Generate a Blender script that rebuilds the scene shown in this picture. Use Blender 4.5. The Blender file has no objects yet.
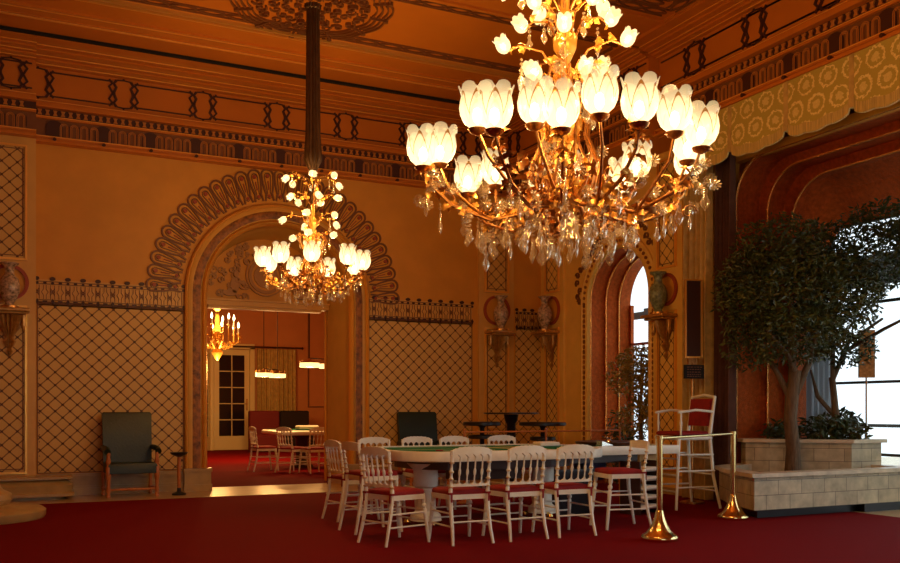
import bpy, bmesh, math, random
from mathutils import Vector, Matrix
sin, cos, pi, R = math.sin, math.cos, math.pi, math.radians
random.seed(7)
SC = bpy.context.scene
COL = SC.collection

# ------------------------------------------------------------------ camera, sky, exposure
cd = bpy.data.cameras.new('camera'); cam = bpy.data.objects.new('camera', cd); COL.objects.link(cam)
cam.location = (0, 0, 1.22); cam.rotation_euler = (pi / 2, 0, -R(25.829))
cd.sensor_width = 36; cd.lens = 36 * 910 / 900; cd.shift_y = (410 - 281.5) / 900; cd.clip_end = 200
SC.camera = cam
SC.view_settings.view_transform = 'Standard'; SC.view_settings.look = 'None'
SC.view_settings.gamma = 1; SC.view_settings.use_curve_mapping = False
SC.view_settings.exposure = 0.0
W = bpy.data.worlds.new('sky'); SC.world = W; W.use_nodes = True
bgn = W.node_tree.nodes['Background']; bgn.inputs[0].default_value = (.80, .93, 1.0, 1); bgn.inputs[1].default_value = 1.6
SC.cycles.sample_clamp_indirect = 4; SC.cycles.max_bounces = 7; SC.cycles.caustics_refractive = False
SC.cycles.caustics_reflective = False; SC.cycles.transparent_max_bounces = 16
def area(name, loc, rot, sx, sy, power, col):
    l = bpy.data.lights.new(name, 'AREA'); l.shape = 'RECTANGLE'; l.size = sx; l.size_y = sy; l.energy = power; l.color = col
    o = bpy.data.objects.new(name, l); o.location = loc; o.rotation_euler = rot; COL.objects.link(o); return o
# daylight through the long window bay and through the windows behind the camera
area('bay_daylight', (10.6, 2.9, 2.3), (0, R(90), 0), 2.4, 5.6, 85, (.85, .93, 1))
area('rear_daylight', (2.6, -3.4, 2.1), (R(90), 0, 0), 5.0, 2.2, 16, (1, .82, .62))
CH_COL = (1.0, .50, .15)
CUP_W = 44.0       # watts of each big bulb

# ------------------------------------------------------------------ materials
def nn(nt, t, **kw):
    n = nt.nodes.new(t)
    for k, v in kw.items(): setattr(n, k, v)
    return n
def mat(name, col, rough=.6, metal=0, spec=.5, noise=0, nscale=8, bump=0, bscale=40, emit=None, es=0, coat=0, trans=0, stretch=None):
    m = bpy.data.materials.new(name); m.use_nodes = True; nt = m.node_tree; b = nt.nodes['Principled BSDF']
    b.inputs['Base Color'].default_value = (*col, 1); b.inputs['Roughness'].default_value = rough
    b.inputs['Metallic'].default_value = metal; b.inputs['Specular IOR Level'].default_value = spec
    b.inputs['Coat Weight'].default_value = coat; b.inputs['Transmission Weight'].default_value = trans
    if emit: b.inputs['Emission Color'].default_value = (*emit, 1); b.inputs['Emission Strength'].default_value = es
    tc = nn(nt, 'ShaderNodeTexCoord'); src = tc.outputs['Object']
    if stretch:
        mp = nn(nt, 'ShaderNodeMapping'); mp.inputs['Scale'].default_value = stretch
        nt.links.new(src, mp.inputs[0]); src = mp.outputs[0]
    if noise:
        n = nn(nt, 'ShaderNodeTexNoise'); n.inputs['Scale'].default_value = nscale; n.inputs['Detail'].default_value = 4
        r = nn(nt, 'ShaderNodeMapRange'); r.inputs['From Min'].default_value = .3; r.inputs['From Max'].default_value = .7
        r.inputs['To Min'].default_value = 1 - noise; r.inputs['To Max'].default_value = 1 + noise
        mx = nn(nt, 'ShaderNodeVectorMath', operation='SCALE'); mx.inputs[0].default_value = col
        nt.links.new(src, n.inputs['Vector']); nt.links.new(n.outputs['Fac'], r.inputs['Value'])
        nt.links.new(r.outputs[0], mx.inputs['Scale']); nt.links.new(mx.outputs[0], b.inputs['Base Color'])
    if bump:
        n = nn(nt, 'ShaderNodeTexNoise'); n.inputs['Scale'].default_value = bscale; n.inputs['Detail'].default_value = 3
        bp = nn(nt, 'ShaderNodeBump'); bp.inputs['Strength'].default_value = bump; bp.inputs['Distance'].default_value = .02
        nt.links.new(src, n.inputs['Vector']); nt.links.new(n.outputs['Fac'], bp.inputs['Height']); nt.links.new(bp.outputs[0], b.inputs['Normal'])
    return m
def math_(nt, op, a, b=None, c=None):
    n = nn(nt, 'ShaderNodeMath', operation=op)
    for i, v in enumerate((a, b, c)):
        if v is None: continue
        if isinstance(v, (int, float)): n.inputs[i].default_value = v
        else: nt.links.new(v, n.inputs[i])
    return n.outputs[0]
def lattice_mat(name, axis, base, line, ps=.195, pt=.185, s0=0, t0=0):
    m = mat(name, base, .55); nt = m.node_tree; b = nt.nodes['Principled BSDF']
    g = nn(nt, 'ShaderNodeNewGeometry'); sp = nn(nt, 'ShaderNodeSeparateXYZ'); nt.links.new(g.outputs['Position'], sp.inputs[0])
    s = math_(nt, 'DIVIDE', math_(nt, 'SUBTRACT', sp.outputs[axis], s0), ps)
    t = math_(nt, 'DIVIDE', math_(nt, 'SUBTRACT', sp.outputs[2], t0), pt)
    p = math_(nt, 'ABSOLUTE', math_(nt, 'SUBTRACT', math_(nt, 'FRACT', math_(nt, 'ADD', s, t)), .5))
    q = math_(nt, 'ABSOLUTE', math_(nt, 'SUBTRACT', math_(nt, 'FRACT', math_(nt, 'SUBTRACT', s, t)), .5))
    mn = math_(nt, 'MINIMUM', p, q)
    l = math_(nt, 'LESS_THAN', mn, .055)
    l2 = math_(nt, 'LESS_THAN', mn, .022)
    d = math_(nt, 'LESS_THAN', math_(nt, 'ADD', p, q), .17)
    mk = math_(nt, 'MAXIMUM', math_(nt, 'SUBTRACT', l, math_(nt, 'MULTIPLY', l2, .45)), d)
    mx = nn(nt, 'ShaderNodeMix', data_type='RGBA'); mx.inputs[6].default_value = (*base, 1); mx.inputs[7].default_value = (*line, 1)
    nt.links.new(mk, mx.inputs[0]); nt.links.new(mx.outputs[2], b.inputs['Base Color'])
    bp = nn(nt, 'ShaderNodeBump'); bp.inputs['Strength'].default_value = .6; bp.inputs['Distance'].default_value = .01
    nt.links.new(mk, bp.inputs['Height']); nt.links.new(bp.outputs[0], b.inputs['Normal'])
    return m
M = {}
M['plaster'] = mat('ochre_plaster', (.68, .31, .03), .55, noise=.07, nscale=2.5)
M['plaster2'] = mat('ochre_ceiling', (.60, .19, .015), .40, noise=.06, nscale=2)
M['cream'] = mat('cream_plaster', (.68, .38, .08), .45, noise=.06, nscale=4)
M['lat_x'] = lattice_mat('lattice_panel', 0, (.66, .40, .10), (.09, .03, .01))
M['cream_lit'] = mat('cream_plaster_lit', (.84, .54, .12), .45, noise=.06, nscale=4)  # cream plaster lightened: brighter light on the window wall put into its colour
M['lat_y'] = lattice_mat('lattice_panel_lit', 1, (.84, .56, .14), (.09, .03, .01))  # same lattice, base lightened to paint in the window wall's extra light
M['dark'] = mat('dark_red_brown_relief', (.055, .014, .006), .5)
M['umber'] = mat('umber_relief', (.19, .07, .018), .5)
M['redpaint'] = mat('oxide_red_paint', (.36, .06, .02), .5)
M['stripred'] = mat('mottled_red_strip', (.27, .095, .012), .5, noise=.6, nscale=14, bump=.5, bscale=30)
M['gilt'] = mat('gilding', (.95, .52, .10), .28, .55, bump=.15, bscale=30)
M['brass'] = mat('polished_brass', (.82, .62, .25), .16, 1)
M['brass_d'] = mat('aged_brass', (.50, .24, .07), .34, .95, noise=.3, nscale=30)
M['bronze_col'] = mat('bronze_sleeve', (.10, .055, .022), .4, .5, noise=.2, nscale=10)
M['carpet'] = mat('red_carpet', (.18, .0015, .003), .95, spec=.1, noise=.14, nscale=60, bump=.4, bscale=200)
M['marble'] = mat('cream_marble', (.44, .29, .10), .28, noise=.15, nscale=6)
M['stone'] = mat('pale_marble', (.66, .55, .36), .35, noise=.18, nscale=7)
M['tile'] = mat('grey_tile', (.42, .38, .30), .3, noise=.12, nscale=5)
M['white'] = mat('white_lacquer', (.84, .86, .72), .32, noise=.05, nscale=12)
M['ring'] = mat('gilded_ring_turning', (.62, .42, .17), .35, .3)
M['redvelvet'] = mat('red_velvet', (.25, .006, .008), .8, noise=.15, nscale=15)
M['felt'] = mat('green_felt', (.015, .16, .07), .9, spec=.1, noise=.08, nscale=40)
M['mark'] = mat('felt_markings', (.62, .55, .25), .8)
M['greenleather'] = mat('dark_green_leather', (.008, .020, .004), .4, noise=.15, nscale=6, bump=.2, bscale=30)
M['orangewood'] = mat('orange_turned_wood', (.50, .17, .04), .3, noise=.2, nscale=20)
M['darkwood'] = mat('dark_wood', (.05, .018, .008), .35)
M['black'] = mat('black_lacquer', (.012, .012, .013), .3)
M['blackm'] = mat('matt_black', (.006, .006, .006), .9)
M['navy'] = mat('navy_cloth', (.05, .07, .16), .9)
M['copper'] = mat('hammered_copper', (.50, .10, .018), .30, 1, noise=.25, nscale=18, bump=1, bscale=95)
M['copper_hi'] = mat('bright_copper_bead', (1, .52, .14), .22, 1, bump=.8, bscale=70)
M['curtain'] = mat('gold_curtain', (.55, .38, .11), .7, noise=.2, nscale=10)
M['curtain_d'] = mat('brown_velvet', (.11, .04, .02), .85, noise=.2, nscale=8)
M['sheer'] = mat('white_sheer', (.75, .78, .8), .9); _nt = M['sheer'].node_tree; _t = _nt.nodes.new('ShaderNodeBsdfTranslucent'); _t.inputs[0].default_value = (.8, .85, .9, 1); _x = _nt.nodes.new('ShaderNodeMixShader'); _x.inputs[0].default_value = .7; _nt.links.new(_nt.nodes['Principled BSDF'].outputs[0], _x.inputs[1]); _nt.links.new(_t.outputs[0], _x.inputs[2]); _nt.links.new(_x.outputs[0], _nt.nodes['Material Output'].inputs[0])
M['leaf'] = mat('green_leaves', (.06, .075, .012), .45, noise=.5, nscale=3)
M['leaf2'] = mat('dark_leaves', (.04, .065, .016), .45, noise=.4, nscale=3)
M['leaf3'] = mat('yellow_green_leaves', (.30, .20, .03), .5, noise=.5, nscale=6)
M['bark'] = mat('tree_bark', (.16, .10, .05), .85, noise=.4, nscale=14, bump=1, bscale=30, stretch=(4, 4, .5))
M['soil'] = mat('dark_soil', (.05, .025, .012), .95, noise=.3, nscale=30, bump=1, bscale=60)
M['screen'] = mat('dark_screen', (.02, .012, .012), .12)
M['doorpaint'] = mat('cream_door_paint', (.80, .66, .30), .4)
M['chrome'] = mat('chrome', (.85, .83, .78), .12, 1)
M['paper'] = mat('white_paper', (.8, .76, .64), .7)
M['outdark'] = mat('weathered_beam', (.05, .055, .06), .7)
M['silver'] = mat('celadon_vase', (.20, .25, .14), .3, noise=.6, nscale=26)
M['porcelain'] = mat('painted_porcelain', (.42, .30, .20), .25, noise=.75, nscale=24)
M['relief'] = mat('ochre_relief', (.42, .19, .04), .45)
M['frieze_lt'] = mat('frieze_tracery', (.50, .19, .03), .45)
M['corbel'] = mat('gilded_plaster', (.50, .26, .06), .35, .35, noise=.25, nscale=20)
M['far_wall'] = mat('apricot_wall', (.60, .24, .07), .6, noise=.05, nscale=2)
M['burgundy'] = mat('burgundy_cloth', (.16, .012, .012), .8)
def stone_blocks():
    m = mat('planter_blocks', (.6, .5, .34), .4); nt = m.node_tree; b = nt.nodes['Principled BSDF']
    tc = nn(nt, 'ShaderNodeTexCoord'); uv = tc.outputs['UV']
    br = nn(nt, 'ShaderNodeTexBrick'); nt.links.new(uv, br.inputs[0])
    br.inputs['Color1'].default_value = (.60, .50, .30, 1); br.inputs['Color2'].default_value = (.48, .38, .21, 1)
    br.inputs['Mortar'].default_value = (.2, .15, .09, 1); br.inputs['Scale'].default_value = 1
    br.inputs['Brick Width'].default_value = .36; br.inputs['Row Height'].default_value = .165; br.inputs['Mortar Size'].default_value = .004
    n = nn(nt, 'ShaderNodeTexNoise'); n.inputs['Scale'].default_value = 9; n.inputs['Detail'].default_value = 5
    nt.links.new(tc.outputs['Object'], n.inputs[0])
    r = nn(nt, 'ShaderNodeMapRange'); r.inputs['From Min'].default_value = .3; r.inputs['From Max'].default_value = .7
    r.inputs['To Min'].default_value = .75; r.inputs['To Max'].default_value = 1.15; nt.links.new(n.outputs['Fac'], r.inputs['Value'])
    v = nn(nt, 'ShaderNodeVectorMath', operation='SCALE'); nt.links.new(br.outputs[0], v.inputs[0]); nt.links.new(r.outputs[0], v.inputs['Scale'])
    nt.links.new(v.outputs[0], b.inputs['Base Color']); return m
M['blocks'] = stone_blocks()
def damask():
    m = mat('damask', (.5, .4, .1), .55); nt = m.node_tree; b = nt.nodes['Principled BSDF']
    tc = nn(nt, 'ShaderNodeTexCoord'); sp = nn(nt, 'ShaderNodeSeparateXYZ'); nt.links.new(tc.outputs['UV'], sp.inputs[0])
    P = .30
    row = math_(nt, 'DIVIDE', sp.outputs[1], .26); fl = math_(nt, 'FLOOR', row)
    u = math_(nt, 'ADD', math_(nt, 'DIVIDE', sp.outputs[0], P), math_(nt, 'MULTIPLY', fl, .5))
    fu = math_(nt, 'SUBTRACT', math_(nt, 'FRACT', u), .5); fv = math_(nt, 'SUBTRACT', math_(nt, 'FRACT', row), .5)
    rr = math_(nt, 'SQRT', math_(nt, 'ADD', math_(nt, 'MULTIPLY', fu, fu), math_(nt, 'MULTIPLY', math_(nt, 'MULTIPLY', fv, fv), .8)))
    an = math_(nt, 'ARCTAN2', fu, fv)
    nd = nn(nt, 'ShaderNodeTexNoise'); nd.inputs['Scale'].default_value = 34; nt.links.new(tc.outputs['UV'], nd.inputs[0])
    rr = math_(nt, 'ADD', rr, math_(nt, 'MULTIPLY', math_(nt, 'SUBTRACT', nd.outputs['Fac'], .5), .26))
    rr = math_(nt, 'ADD', rr, math_(nt, 'MULTIPLY', math_(nt, 'SINE', math_(nt, 'MULTIPLY', an, 8)), .014))
    ring = math_(nt, 'LESS_THAN', math_(nt, 'ABSOLUTE', math_(nt, 'SUBTRACT', rr, .36)), .04)
    core = math_(nt, 'LESS_THAN', rr, .17)
    k = math_(nt, 'MAXIMUM', ring, math_(nt, 'MULTIPLY', core, .7))
    n = nn(nt, 'ShaderNodeTexNoise'); n.inputs['Scale'].default_value = 45; nt.links.new(tc.outputs['UV'], n.inputs[0])
    k = math_(nt, 'MULTIPLY', k, math_(nt, 'ADD', n.outputs['Fac'], .35))
    mx = nn(nt, 'ShaderNodeMix', data_type='RGBA'); mx.inputs[6].default_value = (.50, .40, .07, 1); mx.inputs[7].default_value = (.92, .76, .28, 1)
    nt.links.new(k, mx.inputs[0]); nt.links.new(mx.outputs[2], b.inputs['Base Color']); return m
M['damask'] = damask()
M['fringe'] = mat('silk_fringe', (.55, .40, .11), .6, noise=.4, nscale=14, stretch=(1, 12, .3))
def glow_mat(name, col, strength, alpha, blend=True):
    m = bpy.data.materials.new(name); m.use_nodes = True; nt = m.node_tree; nt.nodes.clear()
    o = nn(nt, 'ShaderNodeOutputMaterial'); e = nn(nt, 'ShaderNodeEmission'); e.inputs[0].default_value = (*col, 1); e.inputs[1].default_value = strength
    t = nn(nt, 'ShaderNodeBsdfTransparent'); mx = nn(nt, 'ShaderNodeMixShader'); mx.inputs[0].default_value = 1 - alpha
    d = nn(nt, 'ShaderNodeBsdfPrincipled'); d.inputs['Base Color'].default_value = (.02, .015, .01, 1); d.inputs['Roughness'].default_value = .25
    ad = nn(nt, 'ShaderNodeAddShader'); nt.links.new(e.outputs[0], ad.inputs[0]); nt.links.new(d.outputs[0], ad.inputs[1])
    nt.links.new(t.outputs[0], mx.inputs[1]); nt.links.new(ad.outputs[0], mx.inputs[2]); nt.links.new(mx.outputs[0], o.inputs[0])
    m.cycles.emission_sampling = 'NONE'; return m
M['shade'] = glow_mat('lit_etched_glass', (1, .62, .24), 1.15, .40)
M['shade_s'] = glow_mat('lit_frosted_glass', (1, .70, .30), 2.2, .35)
M['bulb'] = glow_mat('lit_bulb', (1, .80, .42), 14, 0.5)
M['pend'] = glow_mat('lit_pendant_glass', (1, .62, .2), 2.6, .3)
def crystal():
    m = bpy.data.materials.new('cut_crystal'); m.use_nodes = True; nt = m.node_tree; nt.nodes.clear()
    o = nn(nt, 'ShaderNodeOutputMaterial'); t = nn(nt, 'ShaderNodeBsdfTransparent'); t.inputs[0].default_value = (.96, .93, .86, 1)
    g = nn(nt, 'ShaderNodeBsdfPrincipled'); g.inputs['Base Color'].default_value = (1, .93, .74, 1); g.inputs['Roughness'].default_value = .08
    g.inputs['Metallic'].default_value = .6
    lw = nn(nt, 'ShaderNodeLayerWeight'); lw.inputs[0].default_value = .45
    mx = nn(nt, 'ShaderNodeMixShader'); nt.links.new(math_(nt, 'ADD', math_(nt, 'MULTIPLY', lw.outputs['Facing'], .85), .10), mx.inputs[0])
    nt.links.new(t.outputs[0], mx.inputs[1]); nt.links.new(g.outputs[0], mx.inputs[2]); nt.links.new(mx.outputs[0], o.inputs[0]); return m
M['crystal'] = crystal()
def glass():
    m = bpy.data.materials.new('window_glass'); m.use_nodes = True; nt = m.node_tree; nt.nodes.clear()
    o = nn(nt, 'ShaderNodeOutputMaterial'); t = nn(nt, 'ShaderNodeBsdfTransparent')
    g = nn(nt, 'ShaderNodeBsdfGlossy'); g.inputs['Roughness'].default_value = .02
    mx = nn(nt, 'ShaderNodeMixShader'); mx.inputs[0].default_value = .05
    nt.links.new(t.outputs[0], mx.inputs[1]); nt.links.new(g.outputs[0], mx.inputs[2]); nt.links.new(mx.outputs[0], o.inputs[0]); return m
M['glass'] = glass()

# ------------------------------------------------------------------ mesh helpers
class MB:
    def __init__(s): s.v = []; s.f = []; s.m = []; s.uv = {}; s.cur = 0
    def face(s, ids, uv=None):
        s.f.append(tuple(ids)); s.m.append(s.cur)
        if uv: s.uv[len(s.f) - 1] = uv
    def add(s, vs, fs):
        n = len(s.v); s.v += [tuple(p) for p in vs]
        for f in fs: s.face([n + i for i in f])
    def box(s, x0, x1, y0, y1, z0, z1):
        s.add([(x0, y0, z0), (x1, y0, z0), (x1, y1, z0), (x0, y1, z0), (x0, y0, z1), (x1, y0, z1), (x1, y1, z1), (x0, y1, z1)],
              [(3, 2, 1, 0), (4, 5, 6, 7), (0, 1, 5, 4), (1, 2, 6, 5), (2, 3, 7, 6), (3, 0, 4, 7)])
    def rbox(s, x0, x1, y0, y1, z0, z1, r=.01):
        # box with chamfered vertical and top edges
        pts = [(x0 + r, y0), (x1 - r, y0), (x1, y0 + r), (x1, y1 - r), (x1 - r, y1), (x0 + r, y1), (x0, y1 - r), (x0, y0 + r)]
        cx, cy = (x0 + x1) / 2, (y0 + y1) / 2
        ins = [(cx + (px - cx) * (1 - 2 * r / max(x1 - x0, .001)), cy + (py - cy) * (1 - 2 * r / max(y1 - y0, .001))) for px, py in pts]
        s.loft([[(*p, z0 + r) for p in pts], [(*p, z1 - r) for p in pts], [(*p, z1) for p in ins]], cap0=False, cap1=True)
        s.loft([[(*p, z0) for p in ins], [(*p, z0 + r) for p in pts]], cap0=True, cap1=False)
    def prism(s, pts, z0, z1):
        n = len(pts); s.add([(*p, z0) for p in pts] + [(*p, z1) for p in pts],
            [tuple(range(n))[::-1], tuple(range(n, 2 * n))] + [(i, (i + 1) % n, n + (i + 1) % n, n + i) for i in range(n)])
    def loft(s, rings, cap0=True, cap1=True, closed=True):
        n = len(rings[0]); b = len(s.v)
        for r in rings: s.v += [tuple(p) for p in r]
        for k in range(len(rings) - 1):
            for i in range(n if closed else n - 1):
                j = (i + 1) % n; s.face((b + k * n + i, b + k * n + j, b + (k + 1) * n + j, b + (k + 1) * n + i))
        if cap0: s.face([b + i for i in range(n)][::-1])
        if cap1: s.face([b + (len(rings) - 1) * n + i for i in range(n)])
    def lathe(s, prof, c=(0, 0, 0), n=16, a0=0, a1=2 * pi, flute=0):
        full = abs(a1 - a0 - 2 * pi) < 1e-6; rings = []
        for r, z in prof:
            ring = []
            for i in range(n if full else n + 1):
                a = a0 + (a1 - a0) * i / n; rr = r * (1 - (flute if i % 2 else 0))
                ring.append((c[0] + rr * cos(a), c[1] + rr * sin(a), c[2] + z))
            rings.append(ring)
        s.loft(rings, cap0=prof[0][0] > 1e-4, cap1=prof[-1][0] > 1e-4, closed=full)
    def tube(s, path, r, n=8, cap=True):
        P = [Vector(p) for p in path]; rs = r if isinstance(r, (list, tuple)) else [r] * len(P)
        rings = []; up = Vector((0, 0, 1)); prev = None
        for i, p in enumerate(P):
            t = (P[min(i + 1, len(P) - 1)] - P[max(i - 1, 0)]).normalized()
            if prev is None:
                a = t.cross(up)
                if a.length < .1: a = t.cross(Vector((1, 0, 0)))
                a.normalize()
            else:
                a = prev - t * prev.dot(t); a.normalize()
            prev = a; b = t.cross(a)
            rings.append([p + (a * cos(2 * pi * k / n) + b * sin(2 * pi * k / n)) * rs[i] for k in range(n)])
        s.loft(rings, cap, cap)
    def build(s, name, m, parent=None, smooth=True, loc=None, angle=40):
        me = bpy.data.meshes.new(name); me.from_pydata(s.v, [], s.f)
        ms = m if isinstance(m, (list, tuple)) else [m]
        for x in ms: me.materials.append(x)
        if len(ms) > 1: me.polygons.foreach_set('material_index', s.m)
        if s.uv:
            ul = me.uv_layers.new(name='uv')
            for fi, uvs in s.uv.items():
                for li, q in zip(me.polygons[fi].loop_indices, uvs): ul.data[li].uv = q
        bm = bmesh.new(); bm.from_mesh(me); bmesh.ops.recalc_face_normals(bm, faces=bm.faces)
        if smooth:
            for f in bm.faces: f.smooth = True
            for e in bm.edges:
                if len(e.link_faces) != 2 or e.calc_face_angle(0) > R(angle): e.smooth = False
        bm.to_mesh(me); bm.free()
        o = bpy.data.objects.new(name, me); COL.objects.link(o)
        if parent: o.parent = parent
        if loc: o.location = loc
        return o
def struct(mb, name, m, smooth=False, parent=None):
    o = mb.build(name, m, parent, smooth)
    if not parent: o['kind'] = 'structure'
    return o
def tag(o, label, cat, group=None, kind=None):
    o['label'] = label; o['category'] = cat
    if group: o['group'] = group
    if kind: o['kind'] = kind
    return o
def thing(name, label, cat, loc=(0, 0, 0), rz=0, group=None):
    o = bpy.data.objects.new(name, None); COL.objects.link(o); o.location = loc; o.rotation_euler = (0, 0, rz); o.empty_display_size = .1
    return tag(o, label, cat, group)
def copy_tree(o, parent=None, kids=None):
    if kids is None:
        kids = {}
        for x in COL.objects:
            if x.parent: kids.setdefault(x.parent.name, []).append(x)
    c = o.copy(); COL.objects.link(c); c.parent = parent
    for ch in kids.get(o.name, []): copy_tree(ch, c, kids)
    return c
def place(proto, first, label, loc, rz, group=None):
    o = proto if first else copy_tree(proto)
    o.location = loc; o.rotation_euler = (0, 0, rz); o['label'] = label
    if group: o['group'] = group
    return o
class Rel:
    """raised ornament on a plane: o origin, s and t in-plane axes, n towards the room"""
    def __init__(s, o, sv, tv, nv): s.o, s.s, s.t, s.n = Vector(o), Vector(sv), Vector(tv), Vector(nv); s.mb = MB()
    def P(s, a, b, d=0): return s.o + s.s * a + s.t * b + s.n * d
    def ribbon(s, pts, w, d=.012, closed=False):
        n = len(pts); L = []; Rr = []
        for i in range(n):
            p = Vector(pts[i]); a = Vector(pts[(i - 1) % n] if (closed or i > 0) else pts[i]); b = Vector(pts[(i + 1) % n] if (closed or i < n - 1) else pts[i])
            t = (b - a)
            if t.length < 1e-6: t = Vector((1, 0))
            t.normalize(); q = Vector((-t.y, t.x)) * w / 2; L.append(p + q); Rr.append(p - q)
        rings = [[s.P(*L[i], -.002), s.P(*L[i], d), s.P(*Rr[i], d), s.P(*Rr[i], -.002)] for i in range(n)]
        if closed: rings.append(rings[0])
        b = len(s.mb.v)
        for r in rings: s.mb.v += [tuple(x) for x in r]
        for k in range(len(rings) - 1):
            for i in range(3): s.mb.face((b + 4 * k + i, b + 4 * k + i + 1, b + 4 * k + 5 + i, b + 4 * k + 4 + i))
        if not closed: s.mb.face((b, b + 1, b + 2, b + 3)); e = b + 4 * (len(rings) - 1); s.mb.face((e, e + 1, e + 2, e + 3))
    def poly(s, pts, d=.012):
        n = len(pts); b = len(s.mb.v); s.mb.v += [tuple(s.P(*p, -.002)) for p in pts] + [tuple(s.P(*p, d)) for p in pts]
        s.mb.face([b + n + i for i in range(n)])
        for i in range(n): s.mb.face((b + i, b + (i + 1) % n, b + n + (i + 1) % n, b + n + i))
    def rect(s, a0, a1, b0, b1, d=.012): s.poly([(a0, b0), (a1, b0), (a1, b1), (a0, b1)], d)
    def disc(s, a, b, r, d=.012, n=10, ry=None): s.poly([(a + r * cos(2 * pi * i / n), b + (ry or r) * sin(2 * pi * i / n)) for i in range(n)], d)
    def ring(s, a, b, r, w, d=.012, n=24, ry=None): s.ribbon([(a + r * cos(2 * pi * i / n), b + (ry or r) * sin(2 * pi * i / n)) for i in range(n)], w, d, True)
    def frame(s, a0, a1, b0, b1, w, d=.012):
        s.rect(a0, a1, b1 - w, b1, d); s.rect(a0, a1, b0, b0 + w, d); s.rect(a0, a0 + w, b0 + w, b1 - w, d); s.rect(a1 - w, a1, b0 + w, b1 - w, d)
TRIM = [0]
def trim(mb, m, smooth=False):
    TRIM[0] += 1; return struct(mb, 'trim_%d' % TRIM[0], m, smooth)
UA, VA, ZC = 8.65, 14.1, 6.2
A_ = lambda y=VA: Rel((0, y, 0), (1, 0, 0), (0, 0, 1), (0, -1, 0))      # on wall facing the camera
B_ = lambda x=UA: Rel((x, 0, 0), (0, 1, 0), (0, 0, 1), (-1, 0, 0))      # on the window wall
C_ = lambda z=ZC: Rel((0, 0, z), (1, 0, 0), (0, 1, 0), (0, 0, -1))      # on the ceiling

# ------------------------------------------------------------------ room shell
def wall_with_arch(name, fixed, a0, a1, c, r, zs, top, axis, thick, m, other=()):
    """wall in plane, with an arched opening centred at c; axis 0: runs along x at y=fixed; axis 1: along y at x=fixed"""
    mb = MB(); N = 28
    P = (lambda a, z: (a, fixed, z)) if axis == 0 else (lambda a, z: (fixed, a, z))
    arc = [(c - r, 0)] + [(c - r * cos(pi * i / N), zs + r * sin(pi * i / N)) for i in range(N + 1)] + [(c + r, 0)]
    def q(*p): mb.add([P(*x) for x in p], [tuple(range(len(p)))])
    q((a0, 0), (c - r, 0), (c - r, zs), (a0, zs)); q((c + r, 0), (a1, 0), (a1, zs), (c + r, zs))
    for i in range(1, N + 1):
        (x0, z0), (x1, z1) = arc[i], arc[i + 1]
        q((x0, z0), (x1, z1), (x1, top), (x0, top))
    q((a0, zs), (c - r, zs), (c - r, top), (a0, top)); q((c + r, zs), (a1, zs), (a1, top), (c + r, top))
    return struct(mb, name, m)
AC, AR, AZ = 3.845, 1.14, 2.98            # arch in the far wall
wall_with_arch('wall_north', VA, -3.6, UA, AC, AR, AZ, ZC + .1, 0, 0, M['plaster'])
DC, DR, DZ = 11.765, .785, 2.98           # copper lined doorway in the window wall
wall_with_arch('wall_east', UA, 9.3, VA, DC, DR, DZ, ZC + .1, 1, 0, M['cream_lit'])
mb = MB(); mb.box(UA, UA + .12, -3, 9.3, 4.5, ZC + .1); struct(mb, 'wall_east_upper', M['plaster'])
mb = MB(); mb.box(UA, UA + .1, 9.23, 9.31, 0, 4.5); struct(mb, 'wall_east_pier', M['plaster'])
mb = MB(); mb.box(UA, UA + .1, -3, .6, 0, 4.5); struct(mb, 'wall_east_lower', M['plaster'])
mb = MB(); mb.box(-3.7, -3.6, -3, VA, 0, ZC + .1); struct(mb, 'wall_west', M['plaster'])
mb = MB(); mb.box(-3.7, 0, -3.1, -3, 0, ZC + .1); mb.box(5.2, UA + .1, -3.1, -3, 0, ZC + .1); mb.box(0, 5.2, -3.1, -3, 0, 1.0); mb.box(0, 5.2, -3.1, -3, 3.2, ZC + .1); struct(mb, 'wall_south', M['plaster'])
mb = MB()
for x in (0, 1.3, 2.6, 3.9, 5.16): mb.box(x, x + .04, -3.08, -3.02, 1, 3.2)
struct(mb, 'window_3', M['cream'])
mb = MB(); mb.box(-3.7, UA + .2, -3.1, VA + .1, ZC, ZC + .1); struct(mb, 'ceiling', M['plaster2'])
mb = MB(); mb.box(-3.7, 9.1, -3.1, 12.95, -.1, 0); struct(mb, 'floor', M['carpet'])
mb = MB(); mb.box(-3.7, 9.1, 12.95, VA, -.1, 0.004); mb.box(AC - AR, AC + AR, VA, 14.5, -.1, .004); mb.box(9.1, 10.6, -3.1, 13, -.1, .0)
struct(mb, 'floor_marble_border', M['marble'])
# reveal of the big arch
def sweep_arch(mb, c, zs, sect, axis, N=36, foot=0.0, sgn=1):
    """sect: list of (radius, depth coordinate); swept up the jambs and round the arch"""
    st = [('j', -1, foot)] + [('a', i) for i in range(N + 1)] + [('j', 1, foot)]
    rings = []
    for s in st:
        ring = []
        for r, d in sect:
            if s[0] == 'j': a, z = c + s[1] * r, s[2]
            else:
                t = pi * s[1] / N; a, z = c - r * cos(t), zs + r * sin(t)
            ring.append((a, d, z) if axis == 0 else (d, a, z))
        rings.append(ring)
    b = len(mb.v); n = len(sect)
    for r in rings: mb.v += r
    for k in range(len(rings) - 1):
        for i in range(n - 1): mb.face((b + k * n + i, b + k * n + i + 1, b + (k + 1) * n + i + 1, b + (k + 1) * n + i))
mb = MB(); sweep_arch(mb, AC, AZ, [(AR, VA), (AR, VA + .25), (AR - .02, VA + .28), (AR - .02, VA + .5), (AR - .04, VA + .53), (AR - .04, VA + .8), (AR - .06, VA + .83), (AR - .06, 15.1)], 0)
trim(mb, M['cream'], True)
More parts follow.
